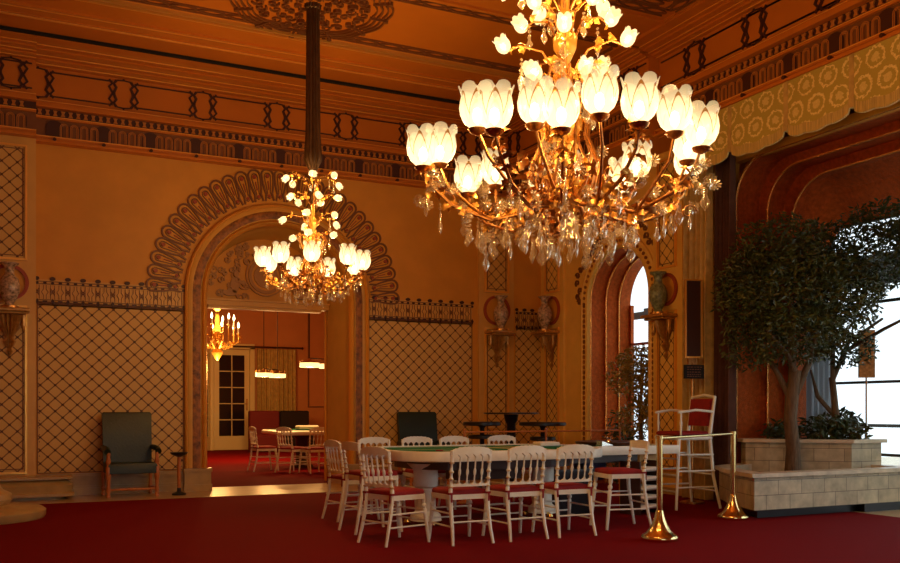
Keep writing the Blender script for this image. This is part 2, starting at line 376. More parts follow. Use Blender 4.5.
# archivolt of the big arch: bead, red strip, bead (each swept)
g = MB(); sweep_arch(g, AC, AZ, [(1.475, VA), (1.475, VA - .07), (1.455, VA - .09), (1.435, VA - .07), (1.43, VA - .03)], 0)
sweep_arch(g, AC, AZ, [(1.215, VA - .03), (1.21, VA - .08), (1.19, VA - .10), (1.165, VA - .08), (1.14, VA - .04), (1.14, VA)], 0)
trim(g, M['gilt'], True)
g = MB(); sweep_arch(g, AC, AZ, [(1.43, VA - .03), (1.40, VA - .05), (1.36, VA - .055)], 0); sweep_arch(g, AC, AZ, [(1.24, VA - .055), (1.215, VA - .03)], 0); trim(g, M['cream'], True)
g = MB(); sweep_arch(g, AC, AZ, [(1.36, VA - .055), (1.30, VA - .07), (1.24, VA - .055)], 0); trim(g, M['stripred'], True)
g = MB()
for sx in (-1, 1):
    a, b_ = sorted((AC + sx * 1.10, AC + sx * 1.49)); g.box(a, b_, VA - .14, VA + .12, 0, .32); g.box(a - .01, b_ + .01, VA - .16, VA, 0, .1); g.box(a - .015, b_ + .015, VA - .16, VA, .29, .34)
trim(g, M['marble'])
# small gilded edge round the rear of the reveal
g = MB(); sweep_arch(g, AC, AZ, [(1.085, 15.06), (1.065, 15.03), (1.04, 15.06)], 0); trim(g, M['gilt'], True)
# tympanum with transom and relief
mb = MB(); N = 24; arc = [(AC - 1.08 * cos(pi * i / N), 15.0, AZ + 1.08 * sin(pi * i / N)) for i in range(N + 1)]
mb.add(arc + [(x, 15.1, z) for x, y, z in arc], [tuple(range(N + 1)), tuple(range(N + 1, 2 * N + 2))[::-1], (0, N, 2 * N + 1, N + 1)]); trim(mb, M['plaster'])
mb = MB(); mb.box(AC - 1.07, AC + 1.07, 14.9, 15.12, AZ - .06, AZ + .05); mb.box(AC - 1.07, AC + 1.07, 14.86, 15.12, AZ + .02, AZ + .05); mb.box(AC-.95, AC + .95, 14.94, 15.1, AZ - .1, AZ - .06); trim(mb, M['cream'])
r_ = Rel((AC, 15.0, AZ + .05), (1, 0, 0), (0, 0, 1), (0, -1, 0)); rr = random.Random(3)
r_.ring(0, .42, .27, .05, .03); r_.ring(0, .42, .33, .02, .045, 30)
r_.disc(0, .42, .2, .02, 16)
for sx in (-1, 1):
    # reclining figure among scrolls of leaves
    blob = lambda a, b, ra, rb, d=.05: r_.disc(sx * a, b, ra, d, 14, rb)
    blob(.52, .24, .07, .13); blob(.50, .41, .04, .05, .08); blob(.60, .11, .12, .05); blob(.44, .30, .07, .022)
    for k in range(60):
        a = rr.uniform(.30, 1.0); b = rr.uniform(.03, 1.0)
        if a * a + b * b > .98 or math.hypot(a, b - .42) < .36: continue
        q = rr.uniform(.03, .08); sg = rr.choice((-1, 1))
        r_.ribbon([(sx * (a + q * (1 - i / 14) * cos(i * .8 * sg + k)), b + q * (1 - i / 14) * sin(i * .8 * sg + k)) for i in range(11)], .022, rr.uniform(.02, .06))
for k in range(9):
    a = -0.2 + .05 * k; r_.disc(a, .80 - abs(a) * .2, .035, .07, 8)
trim(r_.mb, M['relief'], True)
# fan of loops around the arch
f = A_(); fr = A_(); fd = A_(); NL = 29
for k in range(NL):
    t = pi * (k + .5) / NL
    d = Vector((-cos(t), sin(t))); e = Vector((-d.y, d.x)); c0 = Vector((AC, AZ)) + d * .05
    def Q(r, w): p = c0 + d * (1.48 + (r - 1.5) * 1.10) + e * w * 1.08; return (p.x, p.y)
    out = [Q(1.50, -.06), Q(1.60, -.045), Q(1.68, -.065), Q(1.80, -.085)] + [Q(1.86 + .088 * cos(a), .088 * sin(a)) for a in [(-80 + 20 * i) * pi / 180 for i in range(9)]] + [Q(1.80, .085), Q(1.68, .065), Q(1.60, .045), Q(1.50, .06)]
    f.ribbon(out, .026, .03)
    inn = [Q(1.66 + .02 * cos(a) * 1.0 + (.17 if i < 7 else 0) * 1, 0) for i, a in enumerate([0])]
    f.ribbon([Q(1.70, -.03)] + [Q(1.85 + .045 * cos(a), .045 * sin(a)) for a in [(-90 + 30 * i) * pi / 180 for i in range(7)]] + [Q(1.70, .03), Q(1.62, .02), Q(1.56, .04), Q(1.53, 0), Q(1.56, -.04), Q(1.62, -.02)], .012, .022, True)
    fd.disc(*Q(1.85, 0), .03, .035, 8); fd.disc(*Q(1.57, 0), .024, .03, 8); fd.ribbon([Q(1.78, 0), Q(1.66, 0)], .012, .03)
trim(f.mb, M['umber']); trim(fd.mb, M['redpaint'])

# lattice panels with pierced bands
def lat_panel(R_, a0, a1, z0, z1, m, d=.006):
    r = R_; r.rect(a0, a1, z0, z1, d); return trim(r.mb, m)
def border(R_, a0, a1, z0, z1):
    r = R_; r.frame(a0, a1, z0, z1, .012, .014)
    for z in [z0 + .1 * i for i in range(int((z1 - z0) / .1))]:
        r.disc(a0 + .03, z + .05, .009, .016, 6); r.disc(a1 - .03, z + .05, .009, .016, 6)
    trim(r.mb, M['umber'])
def band(R_, a0, a1, z0, z1, per=.205):
    r = R_; n = max(2, round((a1 - a0) / per)); p = (a1 - a0) / n; dk = Rel(r.o, r.s, r.t, r.n); h = z1 - z0
    for zz in (z0, z0 + .035, z1 - .07, z1 - .035): r.rect(a0, a1, zz, zz + .01, .014)
    for k in range(n + 1):
        a = a0 + k * p
        dk.disc(a, z1 + .01, .04 if 0 < k < n else .03, .02, 10, .028); dk.disc(a, z1 - .052, .022, .018, 6); dk.poly([(a, z0 - .03), (a + .022, z0 + .02), (a, z0 + .06), (a - .022, z0 + .02)], .018)
        if k < n:
            c = a + p / 2
            dk.rect(c - .022, c + .022, z1 - .062, z1 - .035, .016); dk.rect(c - .03, c + .03, z0 + .01, z0 + .03, .016)
            for q in (.028, p - .028): r.ribbon([(a + q, z0 + .05), (a + q, z1 - .08)], .008, .014)
            for q in (-1, 1):
                r.ribbon([(c + q * .018, z0 + .05), (c + q * .018, z0 + .11), (c + q * .045, z0 + .15), (c + q * .045, z1 - .18), (c + q * .018, z1 - .14), (c + q * .018, z1 - .08)], .007, .014)
            mz = (z0 + z1) / 2 - .01
            for q in (-1, 1): r.ribbon([(a - q * .026 + 0, mz - .05), (a + q * .026, mz + .05)], .009, .014)
            r.ring(a, mz, .02, .008, .016, 8)
    trim(r.mb, M['umber']); trim(dk.mb, M['dark'])
for a0, a1 in ((.35, 2.36), (5.22, 7.25)):
    lat_panel(A_(), a0, a1, .32, 2.76, M['lat_x']); border(A_(), a0, a1, .32, 2.73)
    lat_panel(A_(), a0, a1, 2.70, 3.07, M['cream']); band(A_(VA - .004), a0, a1, 2.74, 3.07)
lat_panel(A_(), 8.12, 8.64, .32, 2.68, M['lat_x']); lat_panel(A_(), 8.12, 8.64, 2.66, 3.0, M['cream']); band(A_(VA - .004), 8.14, 8.62, 2.68, 3.0, .17)
# dado / skirting
mb = MB()
for z0, z1, d in ((0, .1, .07), (.1, .13, .05), (.13, .24, .03), (.24, .28, .06), (.28, .31, .04)):
    mb.box(.33, AC - 1.49, VA - d, VA, z0, z1); mb.box(AC + 1.49, UA, VA - d, VA, z0, z1)
    mb.box(UA - d, UA, DC + 1.0, VA, z0, z1); mb.box(UA - d, UA, 9.95, DC - 1.0, z0, z1)
struct(mb, 'baseboard_north', M['marble'])

# pilaster panels with roundel, used at three corners and on the left pier
def pilaster(R_, a0, a1, latm, proto_depth=.05, flip=1, full=True):
    r = R_; o, s, t, n = r.o, r.s, r.t, r.n
    body = Rel(o, s, t, n); body.rect(a0 - .13, a1 + .13, 0, 4.98, proto_depth); trim(body.mb, M['cream_lit' if latm == M['lat_y'] else 'cream'])
    o2 = o + n * proto_depth
    for z0, z1 in ((.36, 2.62), (3.32, 4.85)):
        q = Rel(o2, s, t, n); q.rect(a0 + .02, a1 - .02, z0, z1, .004); trim(q.mb, latm)
    g = Rel(o2, s, t, n)
    for z0, z1 in ((.34, 2.66), (3.28, 4.87)): g.frame(a0 - .02, a1 + .02, z0, z1, .03, .03)
    trim(g.mb, M['gilt'])
    u = Rel(o2, s, t, n)
    for z0, z1 in ((.40, 2.60), (3.34, 4.82)): u.frame(a0 + .03, a1 - .03, z0, z1, .012, .012)
    trim(u.mb, M['umber'])
    c = (a0 + a1) / 2; w = (a1 - a0) / 2
    d = Rel(o2, s, t, n); d.disc(c, 2.97, w + .03, .006, 28); trim(d.mb, M['plaster'])
    k = Rel(o2, s, t, n); k.ring(c, 2.97, w + .02, .045, .035, 36); trim(k.mb, M['redpaint'])
pilaster(A_(), 7.49, 7.93, M['lat_x'])
pilaster(B_(), 13.42, 13.84, M['lat_y'])
pilaster(B_(), 10.33, 10.72, M['lat_y'])
# left pier stands forward
mb = MB(); mb.box(-3.6, .33, 13.86, VA, 0, 4.98); trim(mb, M['cream'])
pilaster(A_(13.86), -.21, .20, M['lat_x'], .01)

# upper zone: frieze, attic panels, cornice; runs along both walls
def frieze(R_, a0, a1, phase=0, per=.65):
    r = R_; o, s, t, n = r.o, r.s, r.t, r.n
    N_ = lambda: Rel(o, s, t, n)
    c = N_(); c.rect(a0, a1, 4.97, 5.0, .09); c.rect(a0, a1, 5.03, 5.05, .07); c.rect(a0, a1, 5.0, 5.03, .05); c.rect(a0, a1, 5.31, 5.34, .05); c.rect(a0, a1, 5.45, 5.50, .12); c.rect(a0, a1, 5.50, 5.54, .08); trim(c.mb, M['plaster2'])
    g = N_(); g.rect(a0, a1, 5.05, 5.062, .075); g.rect(a0, a1, 5.335, 5.345, .055); g.rect(a0, a1, 5.54, 5.55, .085); trim(g.mb, M['gilt'])
    ub = N_(); ub.rect(a0, a1, 5.062, 5.31, .006); trim(ub.mb, M['umber'])
    d = N_(); d.rect(a0, a1, 5.345, 5.45, .03)
    L = N_()
    k = a0 + phase
    while k < a1:
        if k - .12 > a0 and k + .12 < a1:
            d.poly([(k - .115, 5.065), (k + .115, 5.065), (k + .115, 5.2)] + [(k + .115 * cos(q * pi / 8), 5.2 + .105 * sin(q * pi / 8)) for q in range(1, 8)] + [(k - .115, 5.2)], .02)
            d.disc(k, 5.02, .025, .1, 8)
        m = k + per / 2
        for off, ww in ((0, .03), (-.13, .012), (.13, .012)):
            if a0 < m + off - .05 and m + off + .05 < a1:
                d.disc(m + off, 5.17, ww, .02, 8, .085)
        for off in (-.2, -.065, .065, .2):
            c0 = m + off
            if c0 - .06 < a0 or c0 + .06 > a1: continue
            for wd in (.05, .032): L.ribbon([(c0 - wd, 5.07), (c0 - wd, 5.22)] + [(c0 - wd * cos(q * pi / 6), 5.22 + wd * sin(q * pi / 6)) for q in range(1, 6)] + [(c0 + wd, 5.22), (c0 + wd, 5.07)], .010, .022)
        k += per
    k = a0 + .05
    while k < a1 - .08:      # egg-like row
        L.poly([(k - .03, 5.36), (k + .03, 5.36), (k + .014, 5.40), (k + .03, 5.435), (k - .03, 5.435), (k - .014, 5.40)], .05)
        k += .10
    trim(d.mb, M['dark']); trim(L.mb, M['frieze_lt'])
def attic(R_, a0, a1, pairs):
    r = R_; o, s, t, n = r.o, r.s, r.t, r.n; d = Rel(o, s, t, n); z0, z1 = 5.62, 6.0
    def bracket(a, q):
        d.ribbon([(a, z0), (a + q * .035, z0 + .05), (a, z0 + .1), (a + q * .03, (z0 + z1) / 2 - .02), (a + q * .03, (z0 + z1) / 2 + .02), (a, z1 - .1), (a + q * .035, z1 - .05), (a, z1)], .038, .02)
        d.ribbon([(a + q * .10, z0), (a + q * .055, z0 + .05), (a + q * .10, z0 + .1), (a + q * .05, (z0 + z1) / 2), (a + q * .10, z1 - .1), (a + q * .055, z1 - .05), (a + q * .10, z1)], .032, .02)
    ps = [p for p in pairs if a0 < p < a1]
    for p in ps:
        for q in (-1, 1):
            if a0 + .05 < p + q * .14 < a1 - .05: bracket(p + q * .10, q)
        d.ribbon([(p - .1, z1), (p, z1 + .012), (p + .1, z1)], .014, .02); d.ribbon([(p - .1, z0), (p, z0 - .012), (p + .1, z0)], .014, .02)
        d.disc(p, z1 + .02, .016, .02, 6); d.disc(p, z0 - .02, .016, .02, 6)
    edges = [a0 - .1] + ps + [a1 + .1]
    for e0, e1 in zip(edges, edges[1:]):
        if e1 - e0 < .5: continue
        d.rect(e0 + .15, e1 - .15, z1 - .03, z1 - .012, .014); d.rect(e0 + .15, e1 - .15, z0 + .012, z0 + .03, .014)
    trim(d.mb, M['dark'])
AF = 14.0
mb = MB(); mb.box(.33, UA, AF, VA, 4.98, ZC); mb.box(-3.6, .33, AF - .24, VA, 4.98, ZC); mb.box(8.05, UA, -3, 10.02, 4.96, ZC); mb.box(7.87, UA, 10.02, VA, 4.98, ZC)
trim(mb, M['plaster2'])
frieze(A_(AF), .33, 7.87, .24); frieze(A_(AF - .24), -3.6, .33, .1)
frieze(B_(8.05), -2.9, 10.02, .2); frieze(B_(7.87), 10.02, AF, .3)
attic(A_(AF), .33, 7.87, [.36 + 1.135 * i for i in range(-1, 8)]); attic(A_(AF - .24), -3.6, .33, [.02, -1.1, -2.2])
attic(B_(8.05), -2.9, 10.02, [9.3, 8.24, 7.12, 6.0, 4.88, 3.76, 2.6]); attic(B_(7.87), 10.02, AF, [10.45, 11.5, 12.6, 13.7])
# stepped cornice running out under the ceiling
def cornice(R_, a0, a1, k=1.0):
    r = R_; o, s, t, n = r.o, r.s, r.t, r.n
    c = Rel(o, s, t, n)
    for z0, z1, d in ((6.035, 6.06, .10), (6.06, 6.085, .22), (6.085, 6.11, .30), (6.11, 6.135, .45), (6.135, 6.16, .55), (6.16, 6.20, .80)): c.rect(a0, a1, z0, z1, d * k)
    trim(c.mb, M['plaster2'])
    g = Rel(o, s, t, n)
    for z, d in ((6.04, .105), (6.09, .305), (6.14, .555)): g.rect(a0, a1, z, z + .014, d * k)
    trim(g.mb, M['gilt'])
cornice(A_(AF), .33, 7.87); cornice(A_(AF - .24), -3.6, .33, .66)
cornice(B_(8.05), -2.9, 10.02, .62); cornice(B_(7.87), 10.02, AF, .50)
# ceiling: black strip painted for a slot's shade, mouldings, guilloche borders, rosettes
c = C_(); c.rect(-3.6, 7.45, 13.13, 13.19, .035); trim(c.mb, M['blackm'])
c = C_()
for y0, w, d in ((12.32, .05, .03), (12.62, .03, .02), (11.86, .07, .05), (11.74, .05, .035), (10.0, .06, .03), (9.3, .06, .03)): c.rect(-3.6, 7.75, y0 - w / 2, y0 + w / 2, d)
for x0, w, d in ((7.62, .05, .03), (7.52, .03, .02)): c.rect(x0 - w / 2, x0 + w / 2, -2.9, 9.3, d)
c.rect(7.72, 7.78, 10.0, 11.8, .03)
trim(c.mb, M['plaster2'])
c = C_()
for y0 in (11.795, 11.70, 12.35, 12.64): c.rect(-3.6, 7.7, y0 - .013, y0 + .013, .056 if y0 < 12 else .036)
trim(c.mb, M['gilt'])
def guilloche(c, p0, p1, w, per=.34):
    p0, p1 = Vector(p0), Vector(p1); L = (p1 - p0).length; e = (p1 - p0) / L; q = Vector((-e.y, e.x)); n = int(L / per)
    for sgn in (-1, 1):
        pts = []
        for i in range(n * 6 + 1):
            a = i / (n * 6) * L; b = sgn * w * .36 * sin(2 * pi * a / (L / n) / 2); p = p0 + e * a + q * b; pts.append((p.x, p.y))
        c.ribbon(pts, .022, .02)
        p = p0 + q * sgn * w / 2; r = p1 + q * sgn * w / 2; c.ribbon([tuple(p), tuple(r)], .014, .02)
c = C_()
guilloche(c, (-3.4, 11.54), (7.62, 11.54), .16); guilloche(c, (-3.4, 10.13), (7.62, 10.13), .16)
guilloche(c, (7.5, 10.25), (7.5, 11.4), .16)
for kx in (0, 1, 2): guilloche(c, (-3.4, 9.08 - .2 * kx), (7.4 - .2 * kx, 9.08 - .2 * kx), .17); guilloche(c, (7.4 - .2 * kx, 9.0 - .2 * kx), (7.4 - .2 * kx, -2.5), .17)
trim(c.mb, M['umber'])
def rosette(x, y, R0):
    c = C_(); rr = random.Random(int(x * 10 + y))
    for q, w in ((1.0, .02), (.94, .016), (.87, .022), (.8, .014)):
        n = 12
        for k in range(n):
            a0 = 2 * pi * k / n + .05; a1 = 2 * pi * (k + 1) / n - .05
            c.ribbon([(x + R0 * q * (1 + .03 * sin((i / 8) * pi)) * cos(a0 + (a1 - a0) * i / 8), y + R0 * q * (1 + .03 * sin((i / 8) * pi)) * sin(a0 + (a1 - a0) * i / 8)) for i in range(9)], w, .03)
    for k in range(12):
        a = 2 * pi * k / 12; c.disc(x + R0 * 1.0 * cos(a), y + R0 * 1.0 * sin(a), .035, .045, 8); c.ribbon([(x + R0 * .78 * cos(a), y + R0 * .78 * sin(a)), (x + R0 * cos(a), y + R0 * sin(a))], .018, .035)
    for ring_, n, q in ((.68, 24, .085), (.5, 20, .075), (.34, 14, .065), (.2, 9, .05)):
        for k in range(n):
            a = 2 * pi * k / n + rr.uniform(-.05, .05); cx, cy = x + R0 * ring_ * cos(a), y + R0 * ring_ * sin(a); a2 = rr.uniform(0, 6.28); sg = rr.choice((-1, 1))
            c.ribbon([(cx + q * (1 - i / 12) * cos(a2 + sg * i * .75), cy + q * (1 - i / 12) * sin(a2 + sg * i * .75)) for i in range(10)], .02, rr.uniform(.02, .05))
    trim(c.mb, M['umber'])
rosette(3.36, 10.81, .96); rosette(3.52, 5.41, .96)

# plinth at the left pier and the marble foot of a column beside the camera
def prof_box(name, pts, prof, m, label=None, cat=None):
    mb = MB(); cx = sum(p[0] for p in pts) / len(pts); cy = sum(p[1] for p in pts) / len(pts); rings = []
    for off, z in prof: rings.append([(p[0] + (off if p[0] > cx else -off), p[1] + (off if p[1] > cy else -off), z) for p in pts])
    mb.loft(rings); return mb
pl = [(-2.2, 13.9), (-2.2, 13.42)] + [(.62 + .14 * sin(a), 13.56 - .14 * cos(a)) for a in [i * pi / 12 for i in range(7)]] + [(.76, 13.9)]
mb = prof_box('p', pl, [(-.06, .0), (-.06, .05), (.05, .05), (.05, .09), (.02, .11), (.03, .2), (-.05, .27), (-.05, .28), (.02, .28), (.02, .31)], None)
tag(mb.build('stone_plinth', M['marble']), 'long moulded marble plinth with rounded end at foot of left lattice pier', 'plinth')
mb = MB(); mb.lathe([(.72, 0), (.74, .03), (.74, .09), (.70, .12), (.42, .13), (.36, .16), (.40, .22), (.38, .28), (.30, .32), (.27, .36), (.26, .4)], n=40)
tag(mb.build('column_foot', M['marble'], loc=(-.36, 11.45, 0)), 'round pale marble foot standing on the red carpet at the picture edge', 'column base')

# ------------------------------------------------------------------ copper doorway (u 8.65 -> 9.6) and window bay (u 8.65 -> 10.2)
mb = MB(); sweep_arch(mb, DC, DZ, [(.785, UA), (.785, 8.95), (.76, 8.95), (.76, 9.2), (.74, 9.2), (.74, 9.44)], 1); trim(mb, M['copper'], False)
mb = MB()
for r, d in ((.785, UA + .01), (.76, 8.95), (.74, 9.2)): sweep_arch(mb, DC, DZ, [(r + .012, d), (r + .004, d - .012), (r - .008, d - .004), (r - .012, d + .01)], 1)
trim(mb, M['copper_hi'], True)
g = MB(); sweep_arch(g, DC, DZ, [(1.00, UA), (1.0, UA - .04), (.97, UA - .05), (.95, UA - .03), (.86, UA - .03), (.83, UA - .06), (.80, UA - .05), (.785, UA)], 1); trim(g, M['cream_lit'], True)
g = MB(); N = 90
b = B_(UA - .03)
zz = .4
while zz < DZ:
    for sx in (-1, 1): b.disc(DC + sx * .905, zz, .024, .02, 8, .035)
    zz += .085
for i in range(31):
    t = pi * i / 30; b.disc(DC - .905 * cos(t), DZ + .905 * sin(t), .026, .02, 8)
trim(b.mb, M['stripred'])
# scrolled crest above the doorway
b = B_(); rr = random.Random(5)
for i in range(34):
    t = pi * (i + .5) / 34; q = 1.08 + rr.uniform(0, .16); a2 = rr.uniform(0, 6.28)
    b.ribbon([(DC - q * cos(t) + .06 * (1 - k / 12) * cos(a2 + k * .8), DZ + q * sin(t) + .06 * (1 - k / 12) * sin(a2 + k * .8)) for k in range(10)], .018, .03)
trim(b.mb, M['umber'])
mb = MB(); mb.box(9.42, 9.48, DC - .74, DC + .74, 0, .45); mb.box(9.42, 9.48, DC - .74, DC + .74, 2.3, 2.34)
for q in (-.74, -.25, .2, .70): mb.box(9.42, 9.48, DC + q, DC + q + .04, 0, DZ + (.3 if abs(q) < .5 else 0))
w1 = struct(mb, 'window_1', M['copper'])
mb = MB(); mb.box(9.445, 9.45, DC - .74, DC + .74, .45, DZ + .7); mb.build('window_pane', M['glass'], w1)
# bay reveal
def bay_prof(y1, zt, r, y0=.6):
    return [(y1, 0)] + [(y1 - r + r * cos(a), zt - r + r * sin(a)) for a in [i * pi / 20 for i in range(11)]] + [(y0 + r - r * sin(a), zt - r + r * cos(a)) for a in [i * pi / 20 for i in range(11)]] + [(y0, 0)]
def bay_sweep(mb, secs):
    rings = [[(u, y, z) for y, z in bay_prof(*p)] for u, p in secs]; n = len(rings[0]); b = len(mb.v)
    for r in rings: mb.v += r
    for k in range(len(rings) - 1):
        for i in range(n - 1): mb.face((b + k * n + i, b + k * n + i + 1, b + (k + 1) * n + i + 1, b + (k + 1) * n + i))
mb = MB(); bay_sweep(mb, [(UA, (9.22, 4.52, .55)), (9.1, (9.22, 4.52, .55)), (9.16, (9.14, 4.42, .55)), (9.45, (9.14, 4.42, .55)), (9.5, (9.05, 4.3, .6, .75)), (9.62, (9.05, 4.28, .6, .75)), (9.9, (9.05, 4.12, .6, .75)), (10.08, (9.05, 3.86, .5, .75)), (10.2, (9.05, 3.72, .4, .75))])
trim(mb, M['copper'], True)
def bead(mb, u, p, r=.014): mb.tube([(u, y, z) for y, z in bay_prof(*p)], r, 6)
mb = MB(); bead(mb, UA + .02, (9.21, 4.51, .55), .02); bead(mb, 9.16, (9.14, 4.42, .55)); bead(mb, 9.5, (9.05, 4.3, .6, .75)); trim(mb, M['copper_hi'], True)
# outer shells that keep daylight out of the wall thickness
for i, bx in enumerate([(UA, 10.3, 9.25, 9.33, 0, 4.7), (UA, 10.3, .4, .5, 0, 4.7), (UA, 10.3, .5, 9.25, 4.6, 4.7), (10.26, 10.34, .5, 9.25, 3.76, 4.6), (UA + .01, 9.42, DC - .9, DC - .8, 0, 4.1),
        (UA + .01, 9.42, DC + .8, DC + .9, 0, 4.1), (UA + .01, 9.42, DC - .8, DC + .8, 3.8, 3.9)]):
    mb = MB(); mb.box(*bx); struct(mb, 'wall_reveal_%d' % (i + 1), M['copper'])
mb = MB()
for y in [.75 + 1.18 * i for i in range(8)]: mb.box(10.2, 10.26, y - .02, y + .02, 0, 3.75)
for z in (.0, .62, 1.57, 2.62, 3.70): mb.box(10.2, 10.26, .6, 9.1, z, z + .035)
w2 = struct(mb, 'window_2', M['outdark'])
mb = MB(); mb.box(10.228, 10.232, .6, 9.1, .03, 3.74); mb.build('window_pane', M['glass'], w2)

# ------------------------------------------------------------------ room beyond the arch
mb = MB(); mb.box(-1.6, 9.6, 27.9, 28.0, 0, 5.6); struct(mb, 'wall_far', M['far_wall'])
mb = MB(); mb.box(-1.7, -1.6, 15.1, 28, 0, 5.6); mb.box(9.6, 9.7, 15.1, 28, 0, 5.6); mb.box(-1.7, AC - 1.08, 15.1, 15.2, 0, 5.6); mb.box(AC + 1.08, 9.7, 15.1, 15.2, 0, 5.6); mb.box(AC - 1.08, AC + 1.08, 15.12, 15.2, AZ, 5.6)
struct(mb, 'wall_card_room', M['far_wall'])
mb = MB(); mb.box(-1.7, 9.7, 15.1, 28, 5.5, 5.6); struct(mb, 'ceiling_card_room', M['plaster2'])
mb = MB(); mb.box(-1.7, 9.7, 14.5, 28, -.1, .003); struct(mb, 'floor_card_room', M['carpet'])
mb = MB(); mb.box(AC - AR, AC - 1.08, 14.1, 15.2, -.1, .02); mb.box(AC + 1.08, AC + AR, 14.1, 15.2, -.1, .02); trim(mb, M['marble'])
c = Rel((0, 27.9, 0), (1, 0, 0), (0, 0, 1), (0, -1, 0))
for a0, a1, z0, z1 in ((8.5, 9.4, 1.3, 4.9), (3.0, 5.2, 1.3, 4.9)): c.frame(a0, a1, z0, z1, .04, .03)
c.rect(-1.6, 9.6, 5.2, 5.26, .05); trim(c.mb, M['umber'])
# french doors
def french_door(name, loc, rz, w=1.07, h=3.05, mirror=1):
    mb = MB(); s = .15; mb.box(0, s, -.03, .03, 0, h); mb.box(w - s, w, -.03, .03, 0, h); mb.box(s, w - s, -.03, .03, 0, .42); mb.box(s, w - s, -.03, .03, h - .17, h)
    mb.box(w / 2 - .014, w / 2 + .014, -.02, .02, .42, h - .17)
    for k in range(1, 5):
        z = .42 + (h - .59) * k / 5; mb.box(s, w - s, -.02, .02, z - .014, z + .014)
    d = mb.build(name, M['doorpaint'], smooth=False, loc=loc); d.rotation_euler = (0, 0, rz); d['kind'] = 'structure'
    p = MB(); p.box(s, w - s, -.006, .006, .42, h - .17); p.build('door_glass', M['screen'], d, False)
    hd = MB(); hd.box(w - .10, w - .06, -.05, -.03, 1.2, 1.55); hd.tube([(w - .08, -.05, 1.4), (w - .08, -.09, 1.4), (w - .16, -.09, 1.4)], .012, 6); hd.build('door_handle', M['brass_d'], d)
    return d
french_door('door_1', (5.56, 27.86, .01), 0); french_door('door_2', (5.42, 27.8, .01), R(-118))
mb = MB(); mb.box(5.44, 5.54, 27.78, 27.9, 0, 3.12); mb.box(6.64, 6.78, 27.78, 27.9, 0, 3.12); mb.box(5.44, 6.78, 27.78, 27.9, 3.08, 3.24)
mb.box(4.2, 4.32, 27.78, 27.9, 0, 3.12); mb.box(4.2, 5.5, 27.78, 27.9, 3.08, 3.24); trim(mb, M['doorpaint'])
def drape(a0, a1, z0, z1, folds, amp, axis_pts, hem=0):
    """hanging cloth between two ground points"""
    (x0, y0), (x1, y1) = axis_pts; L = math.hypot(x1 - x0, y1 - y0); ex, ey = (x1 - x0) / L, (y1 - y0) / L; n = folds * 8; mb = MB(); rings = []
    rr = random.Random(folds)
    ph = [rr.uniform(-.5, .5) for _ in range(n + 1)]
    for z, k in ((z1, .6), ((z0 + z1) / 2, 1), (z0, 1.1)):
        front = []; back = []
        for i in range(n + 1):
            t = i / n; a = amp * k * (sin(t * folds * 2 * pi + ph[i // 8]) + .3 * sin(t * folds * 5.3))
            front.append((x0 + ex * L * t - ey * a, y0 + ey * L * t + ex * a, z)); back.append((x0 + ex * L * t - ey * (a + .012), y0 + ey * L * t + ex * (a + .012), z))
        rings.append(front + back[::-1])
    mb.loft(rings); return mb
t = thing('curtain', 'tan pleated curtain hanging from dark rod beside glazed door in far room', 'curtain', (0, 0, 0))
drape(0, 1, .02, 3.1, 9, .06, ((6.85, 27.75), (8.08, 27.75))).build('drape', M['curtain'], t)
mb = MB(); mb.tube([(5.4, 27.72, 3.15), (8.25, 27.72, 3.15)], .025, 8); mb.lathe([(0, -.05), (.05, 0), (0, .05)], (8.27, 27.72, 3.15), 8); mb.build('curtain_rod', M['darkwood'], t)

